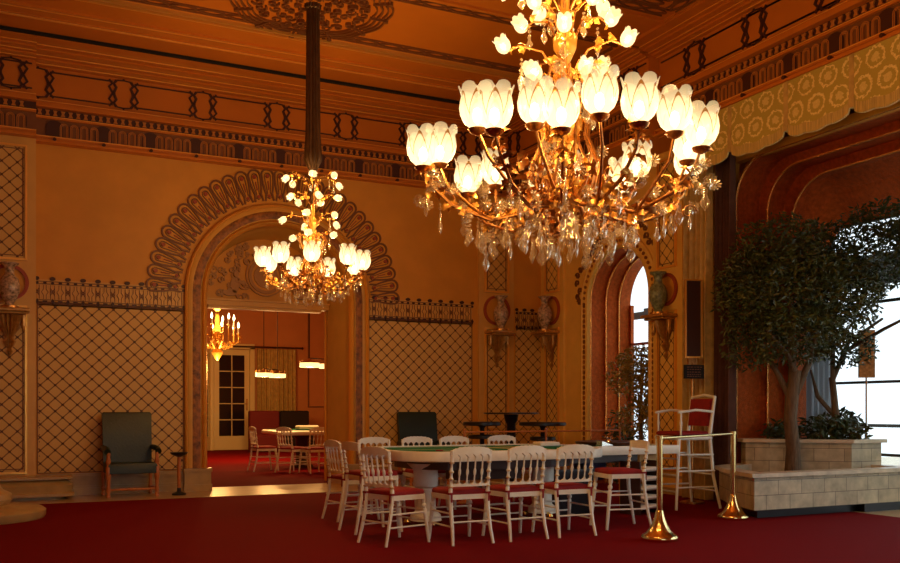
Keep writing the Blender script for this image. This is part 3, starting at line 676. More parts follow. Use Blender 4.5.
# ------------------------------------------------------------------ white ballroom style chairs
def turned(h, r=.016, n=8, rings=3):
    p = [(r * .7, 0), (r * .8, h * .06), (r * 1.25, h * .10), (r * .7, h * .14), (r * .75, h * .3), (r * 1.2, h * .42), (r * 1.3, h * .5), (r * 1.2, h * .58), (r * .75, h * .7), (r * .7, h * .86), (r * 1.25, h * .90), (r * .8, h * .94), (r * .7, h)]
    return p
def slant(prof, p0, p1, n=8):
    p0, p1 = Vector(p0), Vector(p1); L = (p1 - p0).length; q = (p1 - p0).to_track_quat('Z', 'Y')
    mb = MB(); h = prof[-1][1]; mb.lathe([(r, z * L / h) for r, z in prof], n=n)
    mb.v = [tuple(q @ Vector(v) + p0) for v in mb.v]; return mb
GROUP = 'white spindle back chairs round the gaming table'
def make_chair(seat=.455, top=.885, spind=True):
    t = thing('spindle_chair' if spind else 'croupier_chair', 'x', 'chair')
    w, dp = .19, .19
    f = MB(); pts = [(-w - .005, -dp), (w + .005, -dp), (w + .03, dp - .02), (w, dp + .01), (-w, dp + .01), (-w - .03, dp - .02)]
    f.prism(pts, seat - .05, seat - .005); f.build('seat_frame', M['white'], t, False)
    c = MB(); q = [(x * .95, y * .95) for x, y in pts]
    c.loft([[(x, y, seat - .005) for x, y in q], [(x * 1.02, y * 1.02, seat + .015) for x, y in q], [(x * .97, y * .97, seat + .035) for x, y in q], [(x * .7, y * .7, seat + .045) for x, y in q]]); c.build('cushion', M['redvelvet'], t, True, angle=70)
    for s in (-1, 1):
        mb = MB(); lean = .05
        path = [(s * w * 1.08, -dp - .085, 0), (s * w * 1.02, -dp - .05, seat * .3), (s * w, -dp - .015, seat * .65), (s * w, -dp, seat)]
        mb.tube(path, [.014, .0165, .019, .021], 6); mb.build('leg', M['white'], t)
        pr = []; H = top - .03 - seat
        P = slant([(.02, 0), (.019, H * .12), (.014, H * .14), (.022, H * .17), (.014, H * .20), (.013, H * .32), (.021, H * .35), (.015, H * .38), (.013, H * .46), (.021, H * .50), (.022, H * .52), (.015, H * .56), (.012, H * .68), (.02, H * .72), (.015, H * .76), (.018, H * .9), (.018, H)], (s * w, -dp, seat), (s * w * 1.02, -dp - lean, top - .03))
        P.cur = 1
        fr = P
        for zz in (.17, .35, .51, .72):
            z = seat + H * zz; y = -dp - lean * zz; fr.lathe([(.0225, -.006), (.024, 0), (.0225, .006)], (s * w, y, z), 8)
        P.build('back_post', [M['white'], M['ring']], t)
        L = slant([(.014, 0), (.017, .25), (.019, .6), (.021, .72), (.014, .75), (.024, .79), (.024, .82), (.014, .85), (.022, .9), (.022, 1)], (s * w * 1.12, dp + .035, 0), (s * w, dp - .02, seat - .03)); L.build('leg', M['white'], t)
    st = [(.16, None), (.27, None)]
    for z in ((seat * .36), (seat * .62)):
        for s in (-1, 1):
            mb = MB(); mb.tube([(s * w * 1.03, -dp - .04, z), (s * w * 1.06, dp, z)], .009, 6); mb.build('stretcher', M['white'], t)
    for y, z in ((-dp - .04, seat * .45), (dp + .01, seat * .45), (dp + .005, seat * .66)):
        mb = MB(); mb.tube([(-w * 1.03, y, z), (w * 1.03, y, z)], .009, 6); mb.build('stretcher', M['white'], t)
    # crest rail
    r = Rel((0, -dp - .055, 0), (1, 0, 0), (0, 0, 1), (0, 1, 0)); N = 24; up = []
    for i in range(N + 1):
        a = -w - .02 + (2 * w + .04) * i / N; q = a / (w + .02)
        up.append((a, top - .06 + .06 * math.sqrt(max(0, 1 - abs(q) ** 2.6)) + .006 * abs(sin(q * 4.5 * pi / 1.0)) if spind else top - .012 + .012 * (1 - q * q)))
    def low(a):
        if not spind: return top - .085
        q = (a + w) / (2 * w) * 5; return top - .095 + .042 * abs(sin(q * pi)) ** .7 - .012
    lo = [(a, low(a)) for a, z in up]
    mb = MB(); y0 = -dp - .062; th = .024; rings = []
    for (a, z), (_, zl) in zip(up, lo):
        cv = -.018 * (1 - (a / w) ** 2); rings.append([(a, y0 + cv, zl), (a, y0 + th + cv, zl), (a, y0 + th + cv, z), (a, y0 + cv, z)])
    mb.loft(rings); mb.build('crest_rail', M['white'], t, True, angle=35)
    if spind:
        mb = MB(); rings = []; zl = seat + .075
        for i in range(N + 1):
            a = -w + 2 * w * i / N; q = (a + w) / (2 * w) * 5; cv = -.012 * (1 - (a / w) ** 2); z1 = zl + .035 - .02 * abs(sin(q * pi))
            rings.append([(a, -dp - .02 + cv, zl - .006), (a, -dp + .0 + cv, zl - .006), (a, -dp + .0 + cv, z1), (a, -dp - .02 + cv, z1)])
        mb.loft(rings); mb.build('lower_rail', M['white'], t, True, angle=35)
        for k in range(1, 5):
            a = -w + 2 * w * k / 5; cv = -.015 * (1 - (a / w) ** 2); H = 1
            S = slant([(.008, 0), (.013, .04), (.008, .10), (.008, .28), (.0145, .36), (.0155, .42), (.0145, .48), (.008, .56), (.008, .8), (.013, .86), (.008, .92), (.008, 1)], (a, -dp - .012 + cv, zl + .02), (a, -dp - .05 + cv, top - .08), 6)
            sp = S.build('spindle', M['white'], t)
    for s in (-1, 1):
        rb = MB(); rb.box(s * w - .023, s * w + .023, -dp - .026, -dp + .02, seat - .002, seat + .016); rb.box(s * w - .008, s * w + .008, -dp - .032, -dp - .026, seat - .07, seat)
        rb.build('ribbon_tie', M['redvelvet'], t, False)
    return t
spc = make_chair(); crc = make_chair(.57, .905, False)
def face(dx, dy): return math.atan2(dy, dx) - pi / 2
SPOTS = [  # x, y, facing, label
    (3.21, 7.79, face(.437, .133) , 'white spindle chair with red cushion turned at the near left corner of the gaming table'),
    (3.78, 7.60, 0, 'white spindle chair with back to us, left of the middle one at the near edge'),
    (4.36, 7.60, R(2), 'white spindle chair with back to us, middle of the three along the near edge'),
    (4.92, 7.61, R(-1), 'white spindle chair with back to us, nearest the stepped end of the gaming table'),
    (3.46, 9.66, R(-84), 'white spindle chair seen edge on at the far left end of the gaming table'),
    (4.02, 10.2, R(180), 'white chair top behind the felt, leftmost on the far side of the table'),
    (4.60, 10.22, R(180), 'white chair top behind the felt, in front of the green armchair on the far side'),
    (5.12, 10.22, R(180), 'white chair top behind the felt, third from the left on the far side'),
    (5.86, 10.3, R(180), 'white chair top behind the felt, nearest the black drinks stands on the far side')]
for i, (x, y, a, lb) in enumerate(SPOTS): place(spc, i == 0, lb, (x, y, 0), a, GROUP)
place(crc, True, 'high seated white croupier chair with plain back at the left end of the gaming table', (3.30, 8.62, 0), R(-90 + 4), GROUP)
place(crc, False, 'high seated white croupier chair behind the brass post at the right end of table', (5.72, 7.78, 0), R(78), GROUP)
FG = 'white spindle back chairs in the room beyond the arch'
for x, y, a, lb in ((4.58, 18.0, -1.5, 'white spindle chair leftmost in the room beyond the arch'), (5.0, 17.4, -1.1, 'white spindle chair with back to us, middle of three beyond the arch'), (5.32, 17.05, .15, 'white spindle chair nearest the table in the room beyond the arch')):
    place(spc, False, lb, (x, y, .003), a, FG)

# ------------------------------------------------------------------ gaming table
t = thing('gaming_table', 'long white rimmed gaming table topped with green felt, spindle chairs all round', 'table', (0, 0, 0))
def outline(x0, x1, y0, y1, r, x2, ya, yb, o=0):
    x0 -= o; x1 += o; y0 -= o; y1 += o; x2 += o; ya -= o; yb += o; P = []
    P += [(x0 + r - r * sin(a), y0 + r - r * cos(a)) for a in [i * pi / 16 for i in range(9)]][::-1]
    P += [(x1 - r + r * sin(a), y0 + r - r * cos(a)) for a in [i * pi / 20 for i in range(8)] if y0 + r - r * cos(a) < ya]
    P += [(x1, ya), (x2, ya), (x2, yb), (x1, yb)]
    P += [(x1 - r + r * cos(a), y1 - r + r * sin(a)) for a in [i * pi / 16 for i in range(9)] if y1 - r + r * sin(a) > yb]
    P += [(x0 + r - r * sin(a), y1 - r + r * cos(a)) for a in [i * pi / 16 for i in range(9)]]
    return P
tp = (3.54, 6.0, 8.17, 9.85, .45, 7.22, 8.62, 9.4)
o0, o1 = outline(*tp), outline(*tp, o=-.08)
mb = MB(); n = len(o0); b = 0
mb.loft([[(*p, .70) for p in o1], [(*p, .70) for p in o0], [(*p, .71) for p in outline(*tp, o=.005)], [(*p, .785) for p in outline(*tp, o=.005)], [(*p, .80) for p in o0], [(*p, .80) for p in o1], [(*p, .785) for p in o1]], cap0=True, cap1=False)
mb.build('table_rim', M['white'], t, True, angle=30)
mb = MB(); mb.prism(outline(*tp, o=-.075), .76, .790); fe = mb.build('felt_top', M['felt'], t, False)
k = Rel((0, 0, .790), (1, 0, 0), (0, 1, 0), (0, 0, 1)); k.frame(3.6, 5.2, 8.45, 9.6, .012, .002); k.rect(5.3, 5.32, 8.3, 9.7, .003)
for i in range(4): k.ring(3.7 + .46 * i, 8.62, .08, .008, .002, 16)
k.rect(3.65, 5.1, 9.0, 9.01, .002); k.mb.build('felt_markings', M['mark'], fe, False)
mb = MB(); mb.prism(outline(*tp, o=-.25), .60, .70); mb.build('table_apron', M['darkwood'], t, False)
def pedestal(x, y):
    mb = MB(); mb.lathe([(.17, .06), (.16, .12), (.11, .16), (.10, .40), (.13, .42), (.13, .58), (.16, .62), (.2, .66)], (x, y, 0), 20); pe = mb.build('pedestal', M['white'], t)
    for kx in range(3):
        ft = MB(); a = kx * 2 * pi / 3 + .4; ft.lathe([(0, 0), (.03, .01), (.04, .035), (.03, .06), (0, .07)], (x + .2 * cos(a), y + .2 * sin(a), 0), 10); ft.tube([(x + .1 * cos(a), y + .1 * sin(a), .08), (x + .2 * cos(a), y + .2 * sin(a), .05)], .02, 6)
        ft.build('brass_foot', M['brass'], pe)
pedestal(3.95, 8.75); pedestal(5.45, 8.85)
mb = MB(); mb.rbox(6.8, 7.1, 8.85, 9.25, .0, .70, .02); mb.build('end_pedestal', M['cream'], t, False)
# cupboard base and footrest under the middle
mb = MB(); mb.box(4.4, 5.2, 8.9, 9.2, .45, .62); mb.build('chip_drawer', M['darkwood'], t, False)
# things on the table
t = thing('roulette_wheel', 'roulette wheel with chrome turret sunk in a wooden bowl at the stepped table end', 'roulette wheel', (6.55, 9.1, .788))
mb = MB(); mb.lathe([(.36, 0), (.40, .02), (.41, .05), (.38, .055), (.30, .03), (.22, .022), (0, .02)], n=32); mb.build('wheel_bowl', M['darkwood'], t)
mb = MB(); mb.lathe([(.05, .02), (.03, .05), (.02, .08), (.035, .10), (.015, .12), (0, .13)], n=12)
for kx in range(4): a = kx * pi / 2; mb.tube([(0, 0, .09), (.09 * cos(a), .09 * sin(a), .09)], .006, 6); mb.lathe([(0, -.013), (.013, 0), (0, .013)], (.09 * cos(a), .09 * sin(a), .09), 8)
mb.build('turret', M['chrome'], t)
t = thing('card_shoe', 'chrome and glass card shoe lying near the roulette wheel', 'card dispenser', (6.25, 8.78, .80), .2)
mb = MB(); mb.prism([(-.09, -.05), (.09, -.05), (.09, .05), (-.09, .05)], 0, .015); mb.build('base_plate', M['chrome'], t, False)
mb = MB(); mb.loft([[(-.08, -.045, .015), (.08, -.045, .015), (.08, .045, .015), (-.08, .045, .015)], [(-.08, -.045, .06), (-.01, -.045, .04), (-.01, .045, .04), (-.08, .045, .06)]]); mb.build('card_tray', M['chrome'], t, False)
def rake(loc, rz, L, label):
    t = thing('chip_rake', label, 'rake', loc, rz); mb = MB(); mb.tube([(0, 0, .012), (L, 0, .016)], .006, 6); mb.build('handle', M['mark'], t)
    mb = MB(); mb.box(-.02, 0, -.07, .07, 0, .025); mb.build('rake_head', M['darkwood'], t, False)
rake((4.75, 8.95, .79), R(-65), .75, 'thin pale chip rake lying across the green felt')
mb = MB(); mb.rbox(-.14, .14, -.09, .09, 0, .05, .01); mb.box(-.10, .10, -.06, .06, .05, .056)
tag(mb.build('chip_box', M['paper'], loc=(5.75, 9.25, .789)), 'low white chip box on the felt beside the far chairs', 'box')
mb = MB(); mb.rbox(-.04, .04, -.012, .012, 0, .012, .003)
tag(mb.build('red_marker', M['redvelvet'], loc=(4.05, 8.62, .791)), 'small red marker lying on the green felt near the first chairs', 'marker')
# bins and folded things under the table end
mb = MB(); mb.loft([[(-.2, -.16, 0), (.2, -.16, 0), (.2, .16, 0), (-.2, .16, 0)], [(-.24, -.2, .5), (.24, -.2, .5), (.24, .2, .5), (-.24, .2, .5)]]); mb.box(-.25, .25, -.21, .21, .5, .53)
tag(mb.build('storage_bin', M['black'], loc=(5.95, 9.1, 0)), 'black bin standing under the roulette end of the table', 'bin')
mb = MB(); mb.rbox(-.16, .16, -.14, .14, 0, .3, .03); o = mb.build('storage_bag', M['navy'], loc=(6.3, 9.15, .38)); tag(o, 'dark blue cloth bundle tucked under the right end of the table', 'bag')
t = thing('shelf_rack', 'low rack of stacked pale trays under the right table end', 'rack', (6.72, 8.72, 0), .3)
mb = MB(); mb.box(-.2, -.18, -.14, .14, 0, .62); mb.box(.18, .2, -.14, .14, 0, .62); mb.box(-.2, .2, .12, .14, 0, .62); mb.build('rack_frame', M['darkwood'], t, False)
for z in (.06, .17, .28, .39, .5): mb = MB(); mb.rbox(-.18, .18, -.17, .12, z, z + .05, .02); mb.build('tray', M['paper'], t, True)

# ------------------------------------------------------------------ high chair for the table supervisor
t = thing('high_chair', 'tall white umpire chair with red back and seat beside the gold curtain', 'chair', (7.62, 9.02, 0), R(84))
S = .90
for s in (-1, 1):
    mb = MB(); mb.tube([(s * .30, .30, 0), (s * .24, .22, S)], [.017, .022], 8); mb.build('leg', M['white'], t)
    mb = MB(); mb.tube([(s * .30, -.34, 0), (s * .25, -.27, .4), (s * .23, -.23, S), (s * .24, -.30, 1.38)], [.018, .02, .024, .018], 8); mb.build('leg', M['white'], t)
    mb = MB(); mb.tube([(s * .245, -.26, 1.20), (s * .27, 0, 1.22), (s * .25, .24, 1.19)], .016, 8); mb.lathe([(.012, 0), (.014, .12), (.018, .16), (.012, .2), (.012, .30)], (s * .25, .2, S), 8); mb.build('armrest', M['white'], t)
mb = MB(); mb.rbox(-.26, .26, -.26, .26, S - .05, S, .015); mb.build('seat_frame', M['white'], t, False)
mb = MB(); mb.rbox(-.24, .24, -.22, .25, S, S + .055, .02); mb.build('cushion', M['redvelvet'], t, True)
mb = MB(); mb.loft([[(-.20, -.25, S + .12), (.20, -.25, S + .12), (.20, -.21, S + .12), (-.20, -.21, S + .12)], [(-.21, -.30, 1.36), (.21, -.30, 1.36), (.21, -.26, 1.36), (-.21, -.26, 1.36)]]); mb.build('backrest', M['redvelvet'], t, False)
mb = MB(); mb.tube([(-.25, -.30, 1.38), (0, -.32, 1.41), (.25, -.30, 1.38)], .018, 8); mb.build('top_rail', M['white'], t)
for z in (.22, .42, .62):
    for p, q in (((-.29, .29), (.29, .29)), ((-.28, -.30), (.28, -.30)), ((-.29, -.3), (-.29, .29)), ((.29, -.3), (.29, .29))):
        k = 1 - z * .18; zz = z + (.05 if p[0] == q[0] else 0); mb = MB(); mb.tube([(p[0] * k, p[1] * k, zz), (q[0] * k, q[1] * k, zz)], .012, 6); mb.build('rung', M['white'], t)

# ------------------------------------------------------------------ barriers
def post(loc, label, h=.97, m='brass', grp='brass barrier posts'):
    t = thing('barrier_post', label, 'stanchion', loc, 0, grp)
    mb = MB(); mb.lathe([(.165, 0), (.172, .01), (.172, .035), (.16, .05), (.13, .065), (.10, .10), (.072, .15), (.052, .2), (.04, .25), (.036, .27), (.03, .28)], n=32); mb.build('base', M['brass'], t)
    mb = MB(); mb.lathe([(.028, .28), (.028, h - .03), (.033, h - .03), (.033, h), (0, h + .004)], n=16); mb.build('pole', M[m], t)
post((5.49, 6.83, 0), 'near brass barrier post with broad flared foot in front of the table end', .98)
post((7.30, 7.80, 0), 'brass barrier post standing beside the low marble planter', .98)
mb = MB(); mb.tube([(5.51, 6.84, .955), (7.28, 7.79, .955)], .014, 10); tag(mb.build('barrier_rail', M['brass']), 'straight brass rail running from the near post to the post by the planter', 'rail')
t = thing('rear_barrier', 'slim reddish rail on thin posts running behind the gaming table', 'barrier', (0, 0, 0))
mb = MB(); mb.tube([(5.33, 10.62, .93), (7.85, 10.62, .93)], .012, 8); mb.build('rail', M['orangewood'], t)
for x in (5.35, 6.6, 7.83): mb = MB(); mb.lathe([(.11, 0), (.11, .015), (.03, .04), (.014, .08), (.014, .92), (.02, .96), (0, .98)], (x, 10.62, 0), 12); mb.build('post', M['orangewood'], t)

# ------------------------------------------------------------------ green armchairs
def armchair(loc, rz, label):
    t = thing('leather_armchair', label, 'armchair', loc, rz, 'high backed green armchairs against the lattice wall')
    w = .33
    mb = MB(); mb.loft([[(-w, .19, .44), (w, .19, .44), (w, .27, .44), (-w, .27, .44)], [(-w - .005, .21, .8), (w + .005, .21, .8), (w + .005, .31, .8), (-w - .005, .31, .8)], [(-w - .01, .27, 1.16), (w + .01, .27, 1.16), (w + .01, .35, 1.16), (-w - .01, .35, 1.16)], [(-w + .01, .285, 1.185), (w - .01, .285, 1.185), (w - .01, .335, 1.185), (-w + .01, .335, 1.185)]]); mb.build('backrest', M['greenleather'], t, True)
    mb = MB(); N = 10; top = []; pts = [(-w, .22)] + [(-w + 2 * w * i / N, -.30 - .02 * sin(pi * i / N)) for i in range(N + 1)] + [(w, .22)]
    mb.loft([[(x, y, .33) for x, y in pts], [(x, y, .43) for x, y in pts], [(x * .96, y * .96, .47) for x, y in pts]]); mb.build('seat', M['greenleather'], t, True)
    for s in (-1, 1):
        x = s * (w + .01)
        mb = MB(); mb.tube([(x, .24, .68), (x, 0, .68), (x, -.2, .67), (x, -.30, .635)], [.035, .04, .042, .045], 8); mb.build('arm', M['greenleather'], t)
        for y, h in ((-.27, .63), (.25, .34)):
            mb = MB(); mb.lathe([(.028, 0), (.03, .04), (.02, .06), (.033, .10), (.024, .16), (.026, .24), (.035, .27), (.035, .42), (.02, .45), (.036, .50), (.022, .56), (.028, .60), (.028, h)] if h > .5 else [(.028, 0), (.03, .04), (.02, .06), (.033, .1), (.024, .16), (.028, .34)], (x * .95, y, 0), 12); mb.build('leg', M['orangewood'], t)
    for p, q in (((-w, -.27), (w, -.27)), ((-w, -.27), (-w, .25)), ((w, -.27), (w, .25))):
        mb = MB(); mb.tube([(p[0], p[1], .11), ((p[0] + q[0]) / 2, (p[1] + q[1]) / 2, .11), (q[0], q[1], .11)], [.012, .022, .012], 8); mb.build('stretcher', M['orangewood'], t)
armchair((1.54, 13.62, .004), R(2), 'high backed dark green armchair with orange turned legs left of the arch')
armchair((6.08, 13.55, .004), R(-2), 'green armchair back rising behind the table, right of the arch')
t = thing('ashtray_stand', 'slender brown floor ashtray stand between the green armchair and the arch', 'ashtray stand', (2.19, 13.45, .004))
mb = MB(); mb.lathe([(.10, 0), (.10, .02), (.03, .05), (.028, .1)], n=16); mb.build('foot', M['black'], t)
mb = MB(); mb.lathe([(.026, .05), (.026, .56)], n=10); mb.build('pole', M['orangewood'], t)
mb = MB(); mb.lathe([(.02, .54), (.11, .58), (.13, .61), (.11, .61), (.08, .59), (0, .59)], n=20); mb.build('dish', M['black'], t)

# black stands on the far side
def stand(x, y, w, d, tiers, label, h2=None):
    t = thing('drinks_stand', label, 'side table', (x, y, 0), 0, 'black stands behind the gaming table')
    for z, k in tiers:
        mb = MB(); mb.lathe([(w * k - .03, -.06), (w * k, -.05), (w * k, -.01), (w * k - .015, 0), (0, 0)], (0, 0, z), 28); mb.build('tier', M['black'], t)
    mb = MB(); mb.lathe([(.2, 0), (.2, .02), (.06, .05), (.035, .12), (.035, tiers[0][0] - .1), (.07, tiers[0][0] - .05)], n=16); mb.build('stem', M['black'], t)
stand(6.5, 12.3, .29, .2, [(1.04, 1), (.84, .74)], 'two tier round black stand nearest the green armchair')
stand(7.55, 12.25, .37, .2, [(1.03, 1), (.80, .55)], 'two tier round black stand in front of the corner pilaster')
t = thing('cocktail_table', 'tall black round cocktail table between the two black stands', 'table', (7.18, 12.6, 0))
mb = MB(); mb.lathe([(.40, -.025), (.44, -.02), (.44, 0), (0, 0)], (0, 0, 1.18), 32); mb.build('tabletop', M['black'], t)
mb = MB(); mb.lathe([(.26, 0), (.26, .02), (.08, .05), (.07, 1.0), (.10, 1.05), (.12, 1.15)], n=16); mb.build('stem', M['black'], t)

# ------------------------------------------------------------------ vases on brackets
def vase_set(x, y, nx, ny, vm, labels):
    ax, ay = x + nx * .16, y + ny * .16
    t = thing('wall_bracket', labels[0], 'bracket', (x, y, 0), math.atan2(ny, nx) - pi / 2, 'gilded plaster wall brackets')
    mb = MB(); mb.rbox(-.25, .25, 0, .30, 2.55, 2.60, .012); mb.rbox(-.21, .21, 0, .26, 2.52, 2.55, .01); mb.build('shelf', M['corbel'], t, False)
    mb = MB(); mb.lathe([(0, 1.96), (.03, 1.98), (.045, 2.02), (.025, 2.06), (.055, 2.10), (.085, 2.16), (.05, 2.21), (.085, 2.28), (.14, 2.36), (.175, 2.44), (.20, 2.52)], n=18, a0=0, a1=pi, flute=.3); mb.build('corbel', M['corbel'], t, False)
    for k in (-.17, .17):
        mb = MB(); mb.lathe([(0, 2.30), (.018, 2.33), (.03, 2.38), (.02, 2.44), (.035, 2.52)], (k, .10, 0), 8)
        mb.build('drop', M['corbel'], t)
    v = thing('vase', labels[1], 'vase', (ax, ay, 2.60), 0, 'painted vases on the wall brackets')
    mb = MB(); mb.lathe([(.085, 0), (.09, .02), (.06, .05), (.055, .07), (.09, .13), (.125, .22), (.13, .32), (.11, .40), (.065, .45), (.055, .50), (.07, .56), (.11, .59), (.12, .61), (.085, .61), (.05, .55)], n=24); mb.build('vase_body', M[vm], v)
    mb = MB(); mb.lathe([(.12, 0), (.12, .03), (.1, .035)], n=20); mb.build('vase_base', M['brass_d'], v)
vase_set(7.71, 14.05, 0, -1, 'porcelain', ('gilded wall bracket on the pilaster facing us, left of the corner', 'painted porcelain vase on the bracket left of the corner'))
vase_set(8.60, 13.63, -1, 0, 'porcelain', ('gilded wall bracket on the narrow pilaster between corner and copper doorway', 'painted porcelain vase seen from the side between corner and copper doorway'))
vase_set(8.60, 10.53, -1, 0, 'silver', ('gilded wall bracket on the pilaster between copper doorway and gold curtain', 'green celadon vase on the bracket right of the copper doorway'))
vase_set(0.0, 13.84, 0, -1, 'porcelain', ('gilded wall bracket on the left pier at the picture edge', 'painted porcelain vase on the left pier at the picture edge'))

# ------------------------------------------------------------------ valance, curtains
L0 = 8.57
edges = [9.47, 8.57, 7.67, 6.77, 5.87, 4.97, 4.07, 3.17, 2.27, 1.37]
VL = ['damask valance panel above the gold curtain, partly behind the chandelier', 'gold damask valance panel second from the curtain, above the tree', 'gold damask valance panel third from the curtain, before the corner of the picture', 'gold damask valance panel at the picture edge, under the frieze']
for i, (y1, y0) in enumerate(zip(edges, edges[1:])):
    if i > 4: break
    N = 30; mb = MB(); fb = MB(); x = 7.97
    def zb(q): return 4.50 - .10 * math.sqrt(max(0, sin(pi * q))) - .02 * abs(sin(q * 3 * pi)) + (.0 if .04 < q < .96 else .05)
    top = []; bot = []
    for k in range(N + 1):
        q = k / N; yy = y1 + (y0 - y1) * q; bow = -.03 * sin(pi * q); top.append((x + bow * .3, yy + (.01 if q == 1 else 0), 4.96)); bot.append((x + bow, yy, zb(q)))
    b = len(mb.v)
    th = .015
    for a, c2 in zip(top, bot): mb.v += [a, c2, (c2[0] + th, c2[1], c2[2]), (a[0] + th, a[1], a[2])]
    for k in range(N):
        p = b + 4 * k
        for (i0, i1) in ((0, 1), (1, 2), (2, 3), (3, 0)):
            uv = None
            if i0 == 0:
                uv = [(k / N * .9, 0), (k / N * .9, -(4.96 - bot[k][2])), ((k + 1) / N * .9, -(4.96 - bot[k + 1][2])), ((k + 1) / N * .9, 0)]
            mb.face((p + i0, p + i1, p + 4 + i1, p + 4 + i0), uv)
    lab = VL[i] if i < 4 else 'gold damask valance panel beyond the picture edge'
    zoff = 0; t = thing('valance', lab, 'valance', (0, 0, 0), 0, 'damask valance panels over the window bay')
    mb.build('valance_panel', M['damask'], t, True)
    fr = []
    for k in range(N * 3 + 1):
        q = k / (N * 3); yy = y1 + (y0 - y1) * q; bow = -.03 * sin(pi * q) - .006 + .004 * (k % 2); z = zb(q); fr.append([(x + bow, yy, z + .01), (x + bow + .02, yy, z + .01), (x + bow + .02, yy, z - .10 - .01 * (k % 2)), (x + bow, yy, z - .10 - .01 * (k % 2))])
    fb.loft(fr); fb.build('fringe', M['fringe'], t, False)
    pl = MB(); pl.box(x - .01, x + .05, y0 - .03, y0 + .03, 4.40, 4.96); pl.build('pleat', M['curtain'], t, False)
t = drape(0, 1, .02, 4.9, 5, .07, ((8.40, 9.94), (8.42, 9.42))).build('gold_curtain', M['curtain']); tag(t, 'gold floor length curtain hanging right of the lattice pilaster', 'curtain')
t = drape(0, 1, .02, 4.9, 5, .07, ((8.50, 9.40), (8.52, 9.10))).build('velvet_curtain', M['curtain_d']); tag(t, 'dark brown velvet curtain hanging beside the copper bay', 'curtain')
t = drape(0, 1, .9, 2.6, 5, .03, ((9.72, 8.98), (10.12, 8.86))).build('sheer_curtain', M['sheer']); tag(t, 'white pleated sheer curtain at the bay window behind the second tree', 'curtain')

# tall mirror board on a pole
t = thing('score_display', 'tall narrow dark display board in gold frame on a thin pole', 'display', (8.06, 9.36, 0), R(-14))
mb = MB(); f_ = Rel((0, -.035, 0), (1, 0, 0), (0, 0, 1), (0, -1, 0)); f_.frame(-.125, .125, 1.90, 2.93, .022, .02); f_.mb.build('board_frame', M['gilt'], t, False)
mb.box(-.11, .11, -.035, .01, 1.905, 2.925); mb.build('board', M['darkwood'], t, False)
mb = MB(); mb.lathe([(.16, 0), (.16, .02), (.03, .05), (.014, .1), (.014, 1.9)], n=12); mb.box(-.06, .06, -.02, .02, 1.82, 1.9); mb.build('pole', M['brass_d'], t)
mb = MB(); mb.box(-.14, .14, -.06, -.03, 1.63, 1.81); pq = mb.build('plaque', M['blackm'], t, False); 
w = Rel((0, -.06, 0), (1, 0, 0), (0, 0, 1), (0, -1, 0)); rr = random.Random(2)
for z in (1.775, 1.745, 1.71, 1.68, 1.655):
    a = -.10
    while a < .09: q = rr.uniform(.01, .035); w.rect(a, min(a + q, .11), z, z + .010, .003); a += q + .012
w.mb.build('plaque_pattern', M['umber'], pq, False)
t = thing('small_display', 'dull gold display board on a thin pole silhouetted against the bay window', 'display', (10.03, 8.29, .80), R(-30))
mb = MB(); mb.box(-.10, .10, -.02, .02, .84, 1.46); mb.build('board', M['brass_d'], t, False)
mb = MB(); mb.lathe([(.015, 0), (.015, .84)], n=8); mb.build('pole', M['chrome'], t)

# ------------------------------------------------------------------ planters
def planter(name, pts, z0, z1, rim, label, soil):
    t = thing(name, label, 'planter', (0, 0, 0)); n = len(pts); cx = sum(p[0] for p in pts) / n; cy = sum(p[1] for p in pts) / n
    def off(k):
        out = []
        for i in range(n):
            p0, p1, p2 = Vector(pts[i - 1]), Vector(pts[i]), Vector(pts[(i + 1) % n]); a = (p1 - p0).normalized(); b = (p2 - p1).normalized()
            na, nb = Vector((a.y, -a.x)), Vector((b.y, -b.x)); m = (na + nb); m = m / max(.35, m.dot(na)) if m.length > .1 else na
            out.append(p1 + m * k)
        return out
    mb = MB(); acc = 0
    for i in range(n):
        p, q = Vector(pts[i]), Vector(pts[(i + 1) % n]); L = (q - p).length; b = len(mb.v); mb.v += [(*p, z0), (*q, z0), (*q, z1), (*p, z1)]
        mb.face((b, b + 1, b + 2, b + 3), [(acc, 0), (acc + L, 0), (acc + L, z1 - z0), (acc, z1 - z0)]); acc += L
    mb.build('planter_wall', M['blocks'], t, False)
    o_, i_ = off(.05), off(-rim); r = MB()
    r.loft([[(*p, z1) for p in o_], [(*p, z1 + .045) for p in o_], [(*p, z1 + .045) for p in i_], [(*p, z1 - .12) for p in i_]], False, False); r.build('rim_slab', M['stone'], t, False)
    s = MB(); s.add([(*p, soil) for p in i_], [tuple(range(n))]); s.build('soil', M['soil'], t, False)
    return t, off
low = [(7.44, 7.62), (10.1, 7.62), (10.1, 9.13), (8.62, 9.13), (8.1, 8.9), (7.7, 8.28)]
planter('low_planter', low, .10, .47, .16, 'long low planter faced with pale marble blocks in front of the bay window', .42)
mb = MB(); mb.prism([(7.6, 7.74), (10.1, 7.74), (10.1, 9.2), (8.6, 9.15), (8.2, 8.85), (7.85, 8.3)], 0, .12); mb.prism([(9.2, 7.63), (10.1, 7.63), (10.1, 7.75), (9.2, 7.75)], 0, .12); trim(mb, M['black'])  # recessed base, coloured black to stand for the shade under the planter
up = [(9.58, 8.14), (10.12, 8.14), (10.12, 9.17), (8.72, 9.17), (8.66, 9.02)]
planter('upper_planter', up, .40, .80, .12, 'raised marble planter standing behind the low one and full of shrubs', .80)

